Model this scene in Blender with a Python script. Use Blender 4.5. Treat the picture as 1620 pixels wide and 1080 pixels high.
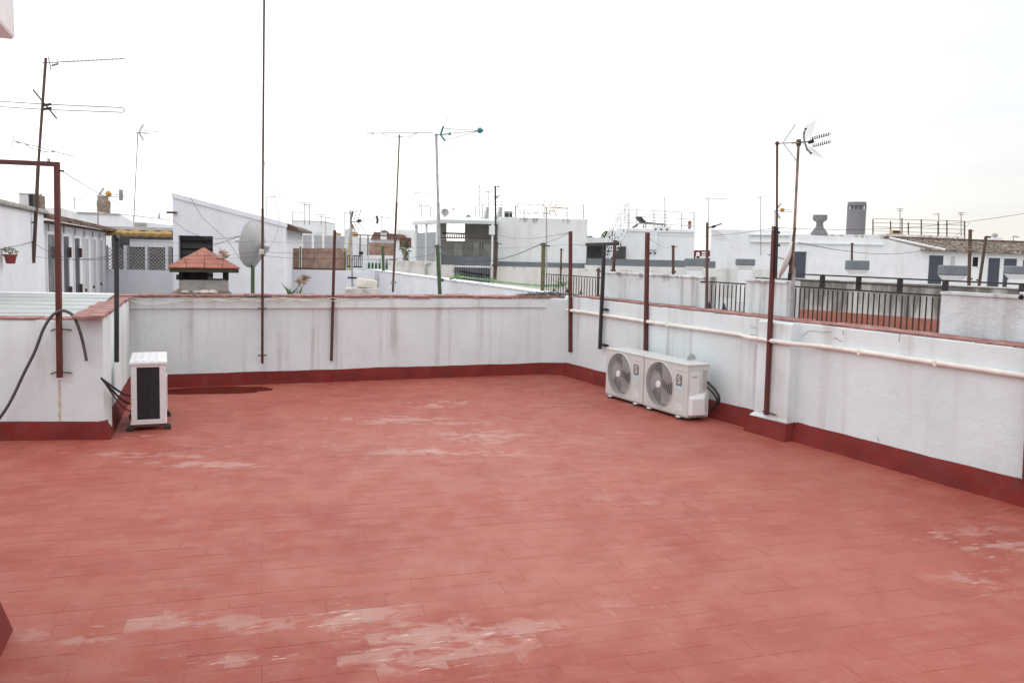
import bpy, bmesh, math, random
from mathutils import Vector, Matrix, noise
random.seed(7)
for o in list(bpy.data.objects): bpy.data.objects.remove(o)
SC = bpy.context.scene
C = SC.collection
rad = math.radians

# ------------------------------------------------------------------ camera
FPX, PCY, CAMZ = 1300.0, 502.0, 1.65          # focal length and principal row for a 1620 x 1080 frame
PITCH, ROLL = rad(4.5), rad(1.35)
cam_data = bpy.data.cameras.new('camera')
cam = bpy.data.objects.new('camera', cam_data); C.objects.link(cam)
cam_data.sensor_width = 36.0
cam_data.lens = 36.0*FPX/1620.0
cam_data.shift_y = -(540.0-PCY)/1620.0
cam_data.clip_start, cam_data.clip_end = 0.05, 9000.0
CR = Matrix.Rotation(math.pi/2-PITCH, 3, 'X') @ Matrix.Rotation(ROLL, 3, 'Z')
cam.matrix_world = Matrix.Translation((0, 0, CAMZ)) @ CR.to_4x4()
SC.camera = cam

# ------------------------------------------------------------------ sky and sun
SUN_AZ, SUN_EL = rad(62), rad(38)             # azimuth clockwise from +Y (view axis), high thin cloud in front of it
sun_dir = Vector((math.sin(SUN_AZ)*math.cos(SUN_EL), math.cos(SUN_AZ)*math.cos(SUN_EL), math.sin(SUN_EL)))
world = bpy.data.worlds.new('World'); SC.world = world; world.use_nodes = True
wt = world.node_tree; wt.nodes.clear()
def wn(t, **k):
    n = wt.nodes.new(t)
    for a, b in k.items(): setattr(n, a, b)
    return n
w_out = wn('ShaderNodeOutputWorld'); w_bg = wn('ShaderNodeBackground'); w_bg.inputs['Strength'].default_value = 0.1
w_sky = wn('ShaderNodeTexSky', sky_type='NISHITA', sun_disc=False, sun_elevation=SUN_EL, sun_rotation=SUN_AZ, altitude=10.0, air_density=1.0, dust_density=2.0)
w_tc = wn('ShaderNodeTexCoord'); w_sep = wn('ShaderNodeSeparateXYZ')
wt.links.new(w_tc.outputs['Generated'], w_sep.inputs[0])
def wmath(op, a, b=None, c=None):
    n = wn('ShaderNodeMath', operation=op)
    for i, v in enumerate((a, b, c)):
        if v is None: continue
        if isinstance(v, (int, float)): n.inputs[i].default_value = v
        else: wt.links.new(v, n.inputs[i])
    return n.outputs[0]
# cloud deck: direction projected on a plane overhead
zz = wmath('MAXIMUM', w_sep.outputs['Z'], 0.0)
den = wmath('ADD', zz, 0.18)
comb = wn('ShaderNodeCombineXYZ')
wt.links.new(wmath('DIVIDE', w_sep.outputs['X'], den), comb.inputs[0])
wt.links.new(wmath('DIVIDE', w_sep.outputs['Y'], den), comb.inputs[1])
nz = wn('ShaderNodeTexNoise'); nz.inputs['Scale'].default_value = 0.62; nz.inputs['Detail'].default_value = 7.0; nz.inputs['Roughness'].default_value = 0.52
nz.inputs['Distortion'].default_value = 0.3
mp = wn('ShaderNodeMapping'); mp.inputs['Location'].default_value = (0.0, 0.0, 0.0); mp.inputs['Scale'].default_value = (0.75, 1.2, 1.0)
wt.links.new(comb.outputs[0], mp.inputs[0]); wt.links.new(mp.outputs[0], nz.inputs['Vector'])
cr = wn('ShaderNodeValToRGB')
cr.color_ramp.elements[0].position = 0.36; cr.color_ramp.elements[0].color = (0.93, 0.945, 0.965, 1)
cr.color_ramp.elements[1].position = 0.60; cr.color_ramp.elements[1].color = (1.85, 1.86, 1.90, 1)
wt.links.new(nz.outputs['Fac'], cr.inputs[0])
# thicker grey-blue cloud bank on the side of the low sun (+X), streaked
mr = wn('ShaderNodeMapRange'); mr.interpolation_type = 'SMOOTHSTEP'
wt.links.new(w_sep.outputs['X'], mr.inputs[0]); mr.inputs[1].default_value = 0.12; mr.inputs[2].default_value = 0.52
bank = mr.outputs[0]
nz2 = wn('ShaderNodeTexNoise'); nz2.inputs['Scale'].default_value = 1.5; nz2.inputs['Detail'].default_value = 8.0; nz2.inputs['Roughness'].default_value = 0.55; nz2.inputs['Distortion'].default_value = 0.5
mp2 = wn('ShaderNodeMapping'); mp2.inputs['Scale'].default_value = (0.9, 0.9, 4.0); wt.links.new(w_tc.outputs['Generated'], mp2.inputs[0]); wt.links.new(mp2.outputs[0], nz2.inputs['Vector'])
mr2 = wn('ShaderNodeMapRange'); mr2.interpolation_type = 'SMOOTHSTEP'; wt.links.new(nz2.outputs['Fac'], mr2.inputs[0]); mr2.inputs[1].default_value = 0.30; mr2.inputs[2].default_value = 0.62
bk_ = wn('ShaderNodeValToRGB'); bk_.color_ramp.elements[0].color = (0.60, 0.64, 0.69, 1); bk_.color_ramp.elements[1].color = (0.86, 0.87, 0.885, 1)
wt.links.new(mr2.outputs[0], bk_.inputs[0])
mixb = wn('ShaderNodeMix', data_type='RGBA'); wt.links.new(bank, mixb.inputs['Factor']); wt.links.new(cr.outputs[0], mixb.inputs[6]); wt.links.new(bk_.outputs[0], mixb.inputs[7])
mixl = wn('ShaderNodeMix', data_type='RGBA'); wt.links.new(bank, mixl.inputs['Factor']); mixl.inputs[6].default_value = (1.30, 1.25, 1.14, 1); mixl.inputs[7].default_value = (0.88, 0.825, 0.72, 1)
# warm low band towards the horizon
lo = wmath('POWER', wmath('SUBTRACT', 1.0, wmath('MINIMUM', wmath('MULTIPLY', zz, 5.5), 1.0)), 2.0)
mixw = wn('ShaderNodeMix', data_type='RGBA'); 
wt.links.new(wmath('MULTIPLY', lo, 0.85), mixw.inputs['Factor'])
wt.links.new(mixb.outputs[2], mixw.inputs[6]); wt.links.new(mixl.outputs[2], mixw.inputs[7])
sc10 = wn('ShaderNodeMix', data_type='RGBA', blend_type='MULTIPLY'); sc10.inputs['Factor'].default_value = 1.0
wt.links.new(mixw.outputs[2], sc10.inputs[6]); sc10.inputs[7].default_value = (10, 10, 10, 1)
mixs = wn('ShaderNodeMix', data_type='RGBA'); mixs.inputs['Factor'].default_value = 0.94      # nearly closed cloud cover over the clear sky
wt.links.new(w_sky.outputs[0], mixs.inputs[6]); wt.links.new(sc10.outputs[2], mixs.inputs[7])
wt.links.new(mixs.outputs[2], w_bg.inputs['Color']); wt.links.new(w_bg.outputs[0], w_out.inputs[0])
sun_data = bpy.data.lights.new('sun', 'SUN'); sun_data.energy = 0.8; sun_data.angle = rad(25); sun_data.color = (1.0, 0.95, 0.88)
sun = bpy.data.objects.new('sun', sun_data); C.objects.link(sun)
sun.rotation_euler = sun_dir.to_track_quat('Z', 'Y').to_euler()
SC.view_settings.view_transform = 'Standard'; SC.view_settings.look = 'None'
SC.view_settings.exposure = 0.2; SC.view_settings.gamma = 1.0; SC.view_settings.use_curve_mapping = False
SC.render.engine = 'CYCLES'

# ------------------------------------------------------------------ measuring helpers (pixel of the photograph + a real distance -> place)
CO = Vector((0, 0, CAMZ))
def ray(x, y): return CR @ Vector(((x-810.0)/FPX, -(y-PCY)/FPX, -1.0))
def P(x, y, d):
    v = ray(x, y); return CO + v*(d/v.y)
def G(x, y, z=0.0):
    v = ray(x, y); return CO + v*((z-CAMZ)/v.z)
class Fr:
    """an upright plane: local x runs along it, local y goes away behind it"""
    def __init__(s, o, deg):
        s.o = Vector((o[0], o[1], 0)); s.a = rad(deg)
        s.ex = Vector((math.cos(s.a), math.sin(s.a), 0)); s.ey = Vector((-math.sin(s.a), math.cos(s.a), 0))
    def px(s, x, y, off=0.0):
        v = ray(x, y); q = s.o + s.ey*off
        t = (q-CO).dot(s.ey)/v.dot(s.ey); h = CO+v*t
        return Vector(((h-s.o).dot(s.ex), off, h.z))
    def loc(s, w):
        d = Vector(w)-s.o; return Vector((d.dot(s.ex), d.dot(s.ey), w[2]))
    def w(s, x, y, z): return s.o+s.ex*x+s.ey*y+Vector((0, 0, z))

# ------------------------------------------------------------------ materials
MATS = {}
def nodes_of(name):
    m = bpy.data.materials.new(name); m.use_nodes = True
    t = m.node_tree; t.nodes.clear()
    out = t.nodes.new('ShaderNodeOutputMaterial'); b = t.nodes.new('ShaderNodeBsdfPrincipled')
    t.links.new(b.outputs[0], out.inputs[0])
    return m, t, b
class NT:
    def __init__(s, t): s.t = t
    def n(s, ty, **k):
        x = s.t.nodes.new(ty)
        for a, b in k.items(): setattr(x, a, b)
        return x
    def put(s, v, sock):
        if isinstance(v, (int, float)): sock.default_value = v
        elif isinstance(v, (tuple, list)): sock.default_value = tuple(v)+((1,) if len(v) == 3 and len(sock.default_value) == 4 else ())
        else: s.t.links.new(v, sock)
    def math(s, op, a, b=None, c=None, clamp=False):
        x = s.n('ShaderNodeMath', operation=op); x.use_clamp = clamp
        for i, v in enumerate((a, b, c)):
            if v is not None: s.put(v, x.inputs[i])
        return x.outputs[0]
    def vec(s, world=False):
        if world: return s.n('ShaderNodeNewGeometry').outputs['Position']
        return s.n('ShaderNodeTexCoord').outputs['Object']
    def map(s, v, scale=(1, 1, 1), loc=(0, 0, 0), rot=(0, 0, 0)):
        x = s.n('ShaderNodeMapping'); s.put(v, x.inputs[0])
        x.inputs['Scale'].default_value = scale; x.inputs['Location'].default_value = loc; x.inputs['Rotation'].default_value = rot
        return x.outputs[0]
    def noise(s, v, scale, detail=4, rough=0.55, dist=0.0):
        x = s.n('ShaderNodeTexNoise'); s.put(v, x.inputs['Vector'])
        x.inputs['Scale'].default_value = scale; x.inputs['Detail'].default_value = detail
        x.inputs['Roughness'].default_value = rough; x.inputs['Distortion'].default_value = dist
        return x.outputs['Fac']
    def ramp(s, v, lo, hi, a=0.0, b=1.0):
        x = s.n('ShaderNodeMapRange'); x.interpolation_type = 'SMOOTHSTEP'
        s.put(v, x.inputs[0]); x.inputs[1].default_value = lo; x.inputs[2].default_value = hi
        x.inputs[3].default_value = a; x.inputs[4].default_value = b
        return x.outputs[0]
    def mix(s, f, a, b, mode='MIX'):
        x = s.n('ShaderNodeMix', data_type='RGBA', blend_type=mode)
        s.put(f, x.inputs[0]); s.put(a, x.inputs[6]); s.put(b, x.inputs[7]); return x.outputs[2]
    def bump(s, h, strength, dist, bsdf):
        x = s.n('ShaderNodeBump'); x.inputs['Strength'].default_value = strength; x.inputs['Distance'].default_value = dist
        s.put(h, x.inputs['Height']); s.t.links.new(x.outputs[0], bsdf.inputs['Normal'])
def paint(name, col, rough=0.55, var=0.18, scale=7.0, metal=0.0, dirt=None, dirt_amt=0.35, bump=0.15, bscale=40):
    """plain coloured surface with uneven tone, blotchy dirt and fine relief"""
    if name in MATS: return MATS[name]
    m, t, b = nodes_of(name); N = NT(t); v = N.vec()
    f = N.ramp(N.noise(v, scale, 5), 0.3, 0.7, 1-var, 1+var*0.6)
    c = N.mix(1.0, col, (1, 1, 1), 'MULTIPLY'); x = c.node
    g = N.n('ShaderNodeCombineColor')
    for i in range(3): N.put(f, g.inputs[i])
    t.links.new(g.outputs[0], x.inputs[7])
    if dirt:
        c = N.mix(N.math('MULTIPLY', N.ramp(N.noise(v, scale*0.6+1.3, 7, 0.65), 0.5, 0.75), dirt_amt), c, dirt)
    t.links.new(c, b.inputs['Base Color'])
    b.inputs['Metallic'].default_value = metal
    N.put(N.ramp(N.noise(v, scale*2, 3), 0.3, 0.7, max(rough-0.08, .05), min(rough+0.1, 1)), b.inputs['Roughness'])
    if bump: N.bump(N.noise(v, bscale, 4), bump, 0.01, b)
    MATS[name] = m; return m
def plaster(name, col, stain=(0.30, 0.25, 0.21), amt=0.3, streak=5.0, mold=None, mold_amt=0.6, mthr=(0.86, 1.08), ztop=None, zlen=0.5, bump=0.35, rust=0.0):
    """lime-washed wall: run-down streaks, blotches and brushed relief; mold hangs below the wall top"""
    if name in MATS: return MATS[name]
    m, t, b = nodes_of(name); N = NT(t); v = N.vec()
    st = N.noise(N.map(v, (streak, streak, 0.28)), 1.0, 5, 0.6)
    big = N.noise(v, 0.9, 4)
    f1 = N.math('MULTIPLY', N.ramp(st, 0.47, 0.72), N.ramp(big, 0.35, 0.62))
    blot = N.ramp(N.noise(v, 3.1, 7, 0.66), 0.54, 0.8)
    f = N.math('MULTIPLY', N.math('ADD', f1, N.math('MULTIPLY', blot, 0.45), clamp=True), amt)
    c = N.mix(f, col, stain)
    tone = N.ramp(N.noise(v, 1.7, 3), 0.3, 0.7, 0.94, 1.03)
    g = N.n('ShaderNodeCombineColor')
    for i in range(3): N.put(tone, g.inputs[i])
    c = N.mix(1.0, c, g.outputs[0], 'MULTIPLY')
    if rust:
        rs = N.ramp(N.noise(N.map(v, (9, 9, 0.16), (3.1, 0, 0)), 1.0, 3, 0.5), 0.66, 0.76)
        c = N.mix(N.math('MULTIPLY', rs, rust), c, (0.42, 0.21, 0.12))
    if mold is not None:
        sz = N.n('ShaderNodeSeparateXYZ'); N.put(N.vec(True), sz.inputs[0])
        k = N.ramp(sz.outputs[2], ztop-zlen, ztop, 0, 1)
        dr = N.noise(N.map(v, (streak*1.3, streak*1.3, 0.5), (7, 3, 1)), 1.0, 6, 0.65)
        mf = N.ramp(N.math('ADD', N.math('MULTIPLY', k, 0.42), dr), *mthr)
        c = N.mix(N.math('MULTIPLY', mf, mold_amt), c, mold)
    t.links.new(c, b.inputs['Base Color']); b.inputs['Roughness'].default_value = 0.86
    h = N.math('ADD', N.math('MULTIPLY', N.noise(v, 46, 4), 0.35), N.noise(v, 9, 5, 0.6))
    N.bump(h, bump, 0.02, b)
    MATS[name] = m; return m

# ------------------------------------------------------------------ mesh builder
class MB:
    def __init__(s): s.v = []; s.f = []
    def add(s, vs, fs):
        k = len(s.v); s.v += [tuple(p) for p in vs]; s.f += [tuple(i+k for i in f) for f in fs]; return s
    def box(s, x0, x1, y0, y1, z0, z1):
        if x0 > x1: x0, x1 = x1, x0
        if y0 > y1: y0, y1 = y1, y0
        if z0 > z1: z0, z1 = z1, z0
        return s.add([(x0,y0,z0),(x1,y0,z0),(x1,y1,z0),(x0,y1,z0),(x0,y0,z1),(x1,y0,z1),(x1,y1,z1),(x0,y1,z1)],
                     [(0,3,2,1),(4,5,6,7),(0,1,5,4),(1,2,6,5),(2,3,7,6),(3,0,4,7)])
    def prism(s, poly, y0, y1):
        """outline in the (x, z) plane, given counter-clockwise seen from -y, pushed from y0 to y1"""
        n = len(poly)
        return s.add([(x, y0, z) for x, z in poly]+[(x, y1, z) for x, z in poly],
                     [tuple(range(n)), tuple(range(2*n-1, n-1, -1))]+[(i, i+n, (i+1) % n+n, (i+1) % n) for i in range(n)])
    def tube(s, a, b, r, n=8, r2=None, cap=True):
        a, b = Vector(a), Vector(b); d = (b-a)
        if d.length < 1e-6: return s
        q = d.to_track_quat('Z', 'Y'); r2 = r if r2 is None else r2; vs = []
        for c, rr in ((a, r), (b, r2)):
            for i in range(n):
                t = 2*math.pi*i/n; vs.append(c+q @ Vector((rr*math.cos(t), rr*math.sin(t), 0)))
        fs = [(i, (i+1) % n, (i+1) % n+n, i+n) for i in range(n)]
        if cap: fs += [tuple(range(n-1, -1, -1)), tuple(range(n, 2*n))]
        return s.add(vs, fs)
    def path(s, pts, r, n=6):
        pts = [Vector(p) for p in pts]; vs = []; up = None
        for k, p in enumerate(pts):
            d = (pts[min(k+1, len(pts)-1)]-pts[max(k-1, 0)]).normalized()
            if up is None: up = d.orthogonal().normalized()
            up = (up-d*up.dot(d)).normalized(); si = d.cross(up)
            for i in range(n):
                t = 2*math.pi*i/n; vs.append(p+(up*math.cos(t)+si*math.sin(t))*r)
        m = len(pts); fs = [(k*n+i, k*n+(i+1) % n, (k+1)*n+(i+1) % n, (k+1)*n+i) for k in range(m-1) for i in range(n)]
        fs += [tuple(range(n-1, -1, -1)), tuple(range((m-1)*n, m*n))]
        return s.add(vs, fs)
    def lathe(s, prof, n=20, M=None, cap=True):
        M = M or Matrix.Identity(4); vs = []
        for r, z in prof:
            for i in range(n):
                t = 2*math.pi*i/n; vs.append(M @ Vector((r*math.cos(t), r*math.sin(t), z)))
        m = len(prof); fs = [(k*n+i, k*n+(i+1) % n, (k+1)*n+(i+1) % n, (k+1)*n+i) for k in range(m-1) for i in range(n)]
        if cap: fs += [tuple(range(n-1, -1, -1)), tuple(range((m-1)*n, m*n))]
        return s.add(vs, fs)
    def bar(s, a, b, w, h):
        """square bar between two points"""
        a, b = Vector(a), Vector(b); d = b-a; q = d.to_track_quat('Z', 'Y'); vs = []
        for c in (a, b):
            for i, j in ((-1,-1),(1,-1),(1,1),(-1,1)): vs.append(c+q @ Vector((i*w/2, j*h/2, 0)))
        return s.add(vs, [(0,3,2,1),(4,5,6,7),(0,1,5,4),(1,2,6,5),(2,3,7,6),(3,0,4,7)])
    def mesh(s, name):
        me = bpy.data.meshes.new(name); me.from_pydata(s.v, [], s.f); me.validate(); return me
    def build(s, name, mat, parent=None, loc=None, bevel=0, smooth=False, seg=2, rot=None):
        o = bpy.data.objects.new(name, s.mesh(name)); C.objects.link(o)
        o.data.materials.append(mat)
        if parent is not None: o.parent = parent
        if loc is not None: o.location = loc
        if rot is not None: o.rotation_euler = rot
        if smooth:
            for p in o.data.polygons: p.use_smooth = True
            try: o.data.set_sharp_from_angle(angle=rad(40))
            except Exception: pass
        if bevel:
            mo = o.modifiers.new('bevel', 'BEVEL'); mo.width = bevel; mo.segments = seg; mo.limit_method = 'ANGLE'
        return o
def strip(prof, x0, x1, nx, amp=0.004, freq=2.5, seed=0.0, edge_amp=None, closed=True):
    """a profile of (y, z) points carried along x, hand-made uneven; edge_amp: profile index -> extra waviness in z"""
    m = MB(); n = len(prof); edge_amp = edge_amp or {}
    for k in range(nx+1):
        x = x0+(x1-x0)*k/nx
        for i, (y, z) in enumerate(prof):
            q = Vector((x*freq+seed, y*freq+i*0.37, z*freq))
            dy = noise.noise(q)*amp; dz = noise.noise(q+Vector((9.1, 3.3, 7.7)))*amp*0.6
            e = edge_amp.get(i)
            if e: dz += (noise.noise(Vector((x*1.1+seed, 5.5, 0)))+0.6*noise.noise(Vector((x*5+seed, 1.5, 0))))*e
            m.v.append((x, y+dy, z+dz))
    for k in range(nx):
        for i in range(n if closed else n-1):
            j = (i+1) % n; m.f.append((k*n+i, k*n+j, (k+1)*n+j, (k+1)*n+i))
    if closed: m.f += [tuple(range(n-1, -1, -1)), tuple(range(nx*n, nx*n+n))]
    return m
ROOTS = []
def thing(name, label, cat, loc=(0, 0, 0), rotz=0.0, group=None):
    o = bpy.data.objects.new(name, None); C.objects.link(o); o.empty_display_size = 0.2
    o.location = loc; o.rotation_euler = (0, 0, rotz); o['label'] = label; o['category'] = cat
    if group: o['group'] = group
    ROOTS.append(o); return o
def on(fr, name, label, cat, group=None): return thing(name, label, cat, fr.o, fr.a, group)
def tag(o, label, cat, group=None):
    o['label'] = label; o['category'] = cat
    if group: o['group'] = group
    return o
def dupe(mesh_obj, name, parent, loc=(0, 0, 0), rot=(0, 0, 0), scale=(1, 1, 1)):
    o = mesh_obj.copy(); o.name = name; C.objects.link(o); o.parent = parent
    o.location = loc; o.rotation_euler = rot; o.scale = scale; return o
def rect(fr, x0, y0, x1, y1, off=0.0):
    """picture rectangle on a plane -> local (s0, s1, z0, z1)"""
    a = fr.px(x0, (y0+y1)/2, off); b = fr.px(x1, (y0+y1)/2, off); t = fr.px((x0+x1)/2, y0, off); d = fr.px((x0+x1)/2, y1, off)
    return min(a.x, b.x), max(a.x, b.x), d.z, t.z

# ------------------------------------------------------------------ frames of the terrace
_bo = G(270, 612); BW = Fr((_bo.x, _bo.y), 22.0)          # back parapet, face towards the camera
RW = Fr((0.74, 11.21), -63.4)                             # right parapet, local x comes towards the camera
LP = Fr((-3.436, 6.867), 8.0)                             # left parapet front
LS = Fr((-3.436, 6.867), 110.5)                           # left parapet side, running back
TILE_A = 17.0

WHITE = plaster('whitewash', (0.69, 0.755, 0.77), (0.40, 0.32, 0.30), 0.55, 5.0, rust=0.16)
WHITE_BACK = plaster('whitewash_streaked', (0.735, 0.805, 0.82), (0.34, 0.29, 0.27), 0.55, 7.0, rust=0.22)
WHITE_L = plaster('whitewash_lilac', (0.78, 0.785, 0.83), (0.50, 0.48, 0.52), 0.22, 3.0)
WHITE_B = plaster('whitewash_cool', (0.80, 0.82, 0.835), (0.42, 0.40, 0.38), 0.30, 2.2)
WHITE_D = plaster('whitewash_dirty', (0.74, 0.74, 0.72), (0.30, 0.26, 0.22), 0.55, 4.0, mold=(0.16, 0.13, 0.11), mold_amt=0.75, ztop=1.43, zlen=0.35)
RED_SK = paint('red_skirting_paint', (0.165, 0.013, 0.010), 0.88, 0.22, 5, dirt=(0.22, 0.045, 0.036), dirt_amt=0.4, bump=0.3)
RED_TILE = paint('red_coping_tile', (0.33, 0.15, 0.13), 0.8, 0.35, 9, dirt=(0.50, 0.42, 0.39), dirt_amt=0.85, bump=0.4)
RED_POST = paint('red_oxide_steel', (0.100, 0.018, 0.013), 0.5, 0.2, 9, dirt=(0.10, 0.035, 0.02), dirt_amt=0.6)
RED_POST2 = paint('red_brown_steel', (0.080, 0.022, 0.016), 0.5, 0.2, 9, dirt=(0.10, 0.045, 0.03), dirt_amt=0.5)
BLACK = paint('black_enamel', (0.016, 0.015, 0.017), 0.45, 0.25, 9, dirt=(0.06, 0.04, 0.035), dirt_amt=0.4)
RUST = paint('rusty_pipe', (0.10, 0.06, 0.045), 0.7, 0.3, 12, metal=0.2, dirt=(0.16, 0.06, 0.03), dirt_amt=0.7)
GALV = paint('galvanised_steel', (0.42, 0.43, 0.44), 0.45, 0.2, 12, metal=0.6, dirt=(0.28, 0.26, 0.24), dirt_amt=0.5)
ALU = paint('weathered_aluminium', (0.30, 0.29, 0.28), 0.5, 0.2, 20, metal=0.5)
GREEN_P = paint('green_painted_steel', (0.055, 0.105, 0.035), 0.6, 0.3, 9, dirt=(0.12, 0.09, 0.05), dirt_amt=0.6)
OLIVE = paint('olive_pole', (0.13, 0.13, 0.05), 0.7, 0.3, 9, dirt=(0.10, 0.07, 0.04), dirt_amt=0.6)
RUBBER = paint('black_rubber', (0.022, 0.022, 0.023), 0.5, 0.15, 15)
HOSE = paint('grey_hose', (0.075, 0.075, 0.078), 0.45, 0.15, 15)
CABLE = paint('cable_black', (0.03, 0.028, 0.028), 0.6, 0.1)
CABLE_W = paint('cable_cream', (0.62, 0.58, 0.52), 0.6, 0.2)
PIPE_W = paint('cream_pipe', (0.78, 0.73, 0.68), 0.45, 0.12, 6, dirt=(0.50, 0.36, 0.22), dirt_amt=0.4)
ACWHITE = paint('aircon_shell', (0.585, 0.60, 0.58), 0.42, 0.06, 4, dirt=(0.46, 0.40, 0.36), dirt_amt=0.30, bump=0.03)
ACWHITE2 = paint('aircon_shell_white', (0.74, 0.74, 0.75), 0.42, 0.06, 4, dirt=(0.45, 0.41, 0.38), dirt_amt=0.30, bump=0.03)
ACDARK = paint('aircon_coil', (0.018, 0.018, 0.022), 0.55, 0.2, 20)
ACGREY = paint('aircon_grille', (0.42, 0.41, 0.40), 0.45, 0.1)
BLADE = paint('fan_blade_plastic', (0.42, 0.41, 0.40), 0.45, 0.1)
EMBLEM = paint('emblem_grey', (0.17, 0.165, 0.16), 0.5, 0.1, bump=0)
STICK_B = paint('sticker_blue', (0.45, 0.72, 0.76), 0.4, 0.25, 40, bump=0)
STICK_W = paint('sticker_white', (0.76, 0.76, 0.80), 0.4, 0.08, 60, bump=0)
CONC = paint('concrete', (0.42, 0.40, 0.37), 0.85, 0.25, 6, dirt=(0.16, 0.14, 0.12), dirt_amt=0.7, bump=0.5)
GREYP = paint('slate_grey_paint', (0.17, 0.19, 0.215), 0.7, 0.12, 3, dirt=(0.30, 0.30, 0.30), dirt_amt=0.3)
BROWN = paint('brown_wood', (0.10, 0.055, 0.04), 0.6, 0.25, 10)

# floor: red waterproof paint over small laid tiles, worn pale in patches, paler over the middle
def floor_material():
    m, t, b = nodes_of('red_terrace_paint'); N = NT(t); pos = N.vec(True)
    loc = N.map(pos, rot=(0, 0, -rad(TILE_A)))
    sp = N.n('ShaderNodeSeparateXYZ'); N.put(loc, sp.inputs[0])
    row = N.math('FLOOR', N.math('DIVIDE', sp.outputs[1], 0.1425))
    off = N.math('MULTIPLY', N.math('MODULO', N.math('ABSOLUTE', row), 2.0), 0.5)
    col = N.math('FLOOR', N.math('ADD', N.math('DIVIDE', sp.outputs[0], 0.285), off))
    cc = N.n('ShaderNodeCombineXYZ'); N.put(row, cc.inputs[0]); N.put(col, cc.inputs[1])
    wnz = N.n('ShaderNodeTexWhiteNoise'); wnz.noise_dimensions = '2D'; N.put(cc.outputs[0], wnz.inputs['Vector'])
    cell = wnz.outputs['Value']
    base = N.mix(N.ramp(N.noise(pos, 0.7, 5, 0.6), 0.32, 0.68), (0.285, 0.054, 0.037), (0.345, 0.086, 0.060))
    base = N.mix(N.ramp(N.noise(pos, 3.3, 6, 0.62), 0.40, 0.66, 0, 0.55), base, (0.38, 0.122, 0.088))
    base = N.mix(N.ramp(N.noise(pos, 14.0, 4, 0.6), 0.5, 0.8, 0, 0.35), base, (0.255, 0.046, 0.038))
    tone = N.ramp(cell, 0, 1, 0.985, 1.012)
    g = N.n('ShaderNodeCombineColor')
    for i in range(3): N.put(tone, g.inputs[i])
    base = N.mix(1.0, base, g.outputs[0], 'MULTIPLY')
    # brushed, chalky film left by the roller, along the rows
    br = N.noise(N.map(loc, (3.0, 16.0, 1.0)), 1.0, 6, 0.65)
    base = N.mix(N.ramp(br, 0.50, 0.78, 0, 0.34), base, (0.42, 0.195, 0.155))
    # worn areas (their own outline, by place on the floor)
    wear = None
    for (px, py, rx, ry, a) in [(560, 975, .34, .22, 1.0), (690, 1005, .50, .20, 1.0), (840, 1000, .22, .16, .9), (640, 1040, .55, .16, .85), (300, 985, .7, .12, .7), (380, 1050, .5, .12, .7),
                                (120, 1010, .35, .1, .6), (700, 715, .95, .16, 1.0), (640, 665, .9, .28, .9), (330, 735, .9, .13, .85), (760, 690, .5, .4, .9), (230, 720, .6, .12, .8), (700, 640, .5, .4, .8), (330, 705, .25, .05, .8),
                                (1030, 640, .38, .13, .9), (1560, 860, .5, .4, .75), (1600, 920, .4, .3, .6), (900, 640, .8, .4, .45), (190, 690, .45, .12, .6), (450, 606, .8, .07, .8), (1000, 800, .9, .5, .35), (1000, 960, .4, .12, .5), (900, 700, 1.6, 1.0, .32), (500, 700, 1.4, .9, .3)]:
        q = G(px, py)
        d = N.map(pos, (1/rx, 1/ry, 0), (-q.x/rx, -q.y/ry, 0))
        ln = N.n('ShaderNodeVectorMath', operation='LENGTH'); N.put(d, ln.inputs[0])
        f = N.ramp(ln.outputs['Value'], 0.2, 1.5, a, 0.0)
        wear = f if wear is None else N.math('MAXIMUM', wear, f)
    wn_ = N.noise(N.map(loc, (1.0, 1.7, 1.0)), 5.5, 8, 0.66, 0.4)
    wf = N.ramp(N.math('ADD', N.math('ADD', wn_, N.math('MULTIPLY', N.math('SUBTRACT', cell, 0.5), 0.16)), N.math('MULTIPLY', wear, 0.24)), 0.625, 0.77, 0, 1)
    base = N.mix(N.math('MULTIPLY', wf, N.math('ADD', N.math('MULTIPLY', wear, 0.58), 0.20), clamp=True), base, (0.43, 0.25, 0.215))
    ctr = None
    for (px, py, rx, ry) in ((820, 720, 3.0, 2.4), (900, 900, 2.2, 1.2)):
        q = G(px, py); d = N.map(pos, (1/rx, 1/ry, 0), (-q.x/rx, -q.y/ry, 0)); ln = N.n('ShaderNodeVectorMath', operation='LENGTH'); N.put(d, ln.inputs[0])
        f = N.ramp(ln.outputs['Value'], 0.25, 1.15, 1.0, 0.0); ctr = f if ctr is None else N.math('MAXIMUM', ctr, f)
    base = N.mix(N.math('MULTIPLY', ctr, N.ramp(N.noise(pos, 1.6, 6, 0.65), 0.3, 0.7, 0.12, 0.5)), base, (0.415, 0.168, 0.128))      # paler, blotchy mix in two broad ellipses over the middle
    # small chips down to grey screed, and white scratches
    ch = N.ramp(N.math('ADD', N.noise(pos, 19, 3, 0.5), N.math('MULTIPLY', wear, 0.07)), 0.735, 0.77)
    base = N.mix(N.math('MULTIPLY', ch, 0.7), base, (0.26, 0.19, 0.18))
    sc = N.ramp(N.math('ADD', N.noise(N.map(loc, (7, 42, 1)), 1.0, 3, 0.6), N.math('MULTIPLY', wear, 0.13)), 0.715, 0.78)
    base = N.mix(N.math('MULTIPLY', sc, 0.6), base, (0.66, 0.50, 0.46))
    t.links.new(base, b.inputs['Base Color'])
    N.put(N.ramp(N.noise(pos, 6, 4), 0.3, 0.7, 0.50, 0.68), b.inputs['Roughness'])
    b.inputs['Specular IOR Level'].default_value = 0.32
    N.bump(N.math('ADD', N.noise(pos, 70, 4), N.math('MULTIPLY', N.noise(N.map(loc, (5, 12, 1)), 1, 4), 0.8)), 0.3, 0.006, b)
    return m
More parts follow.
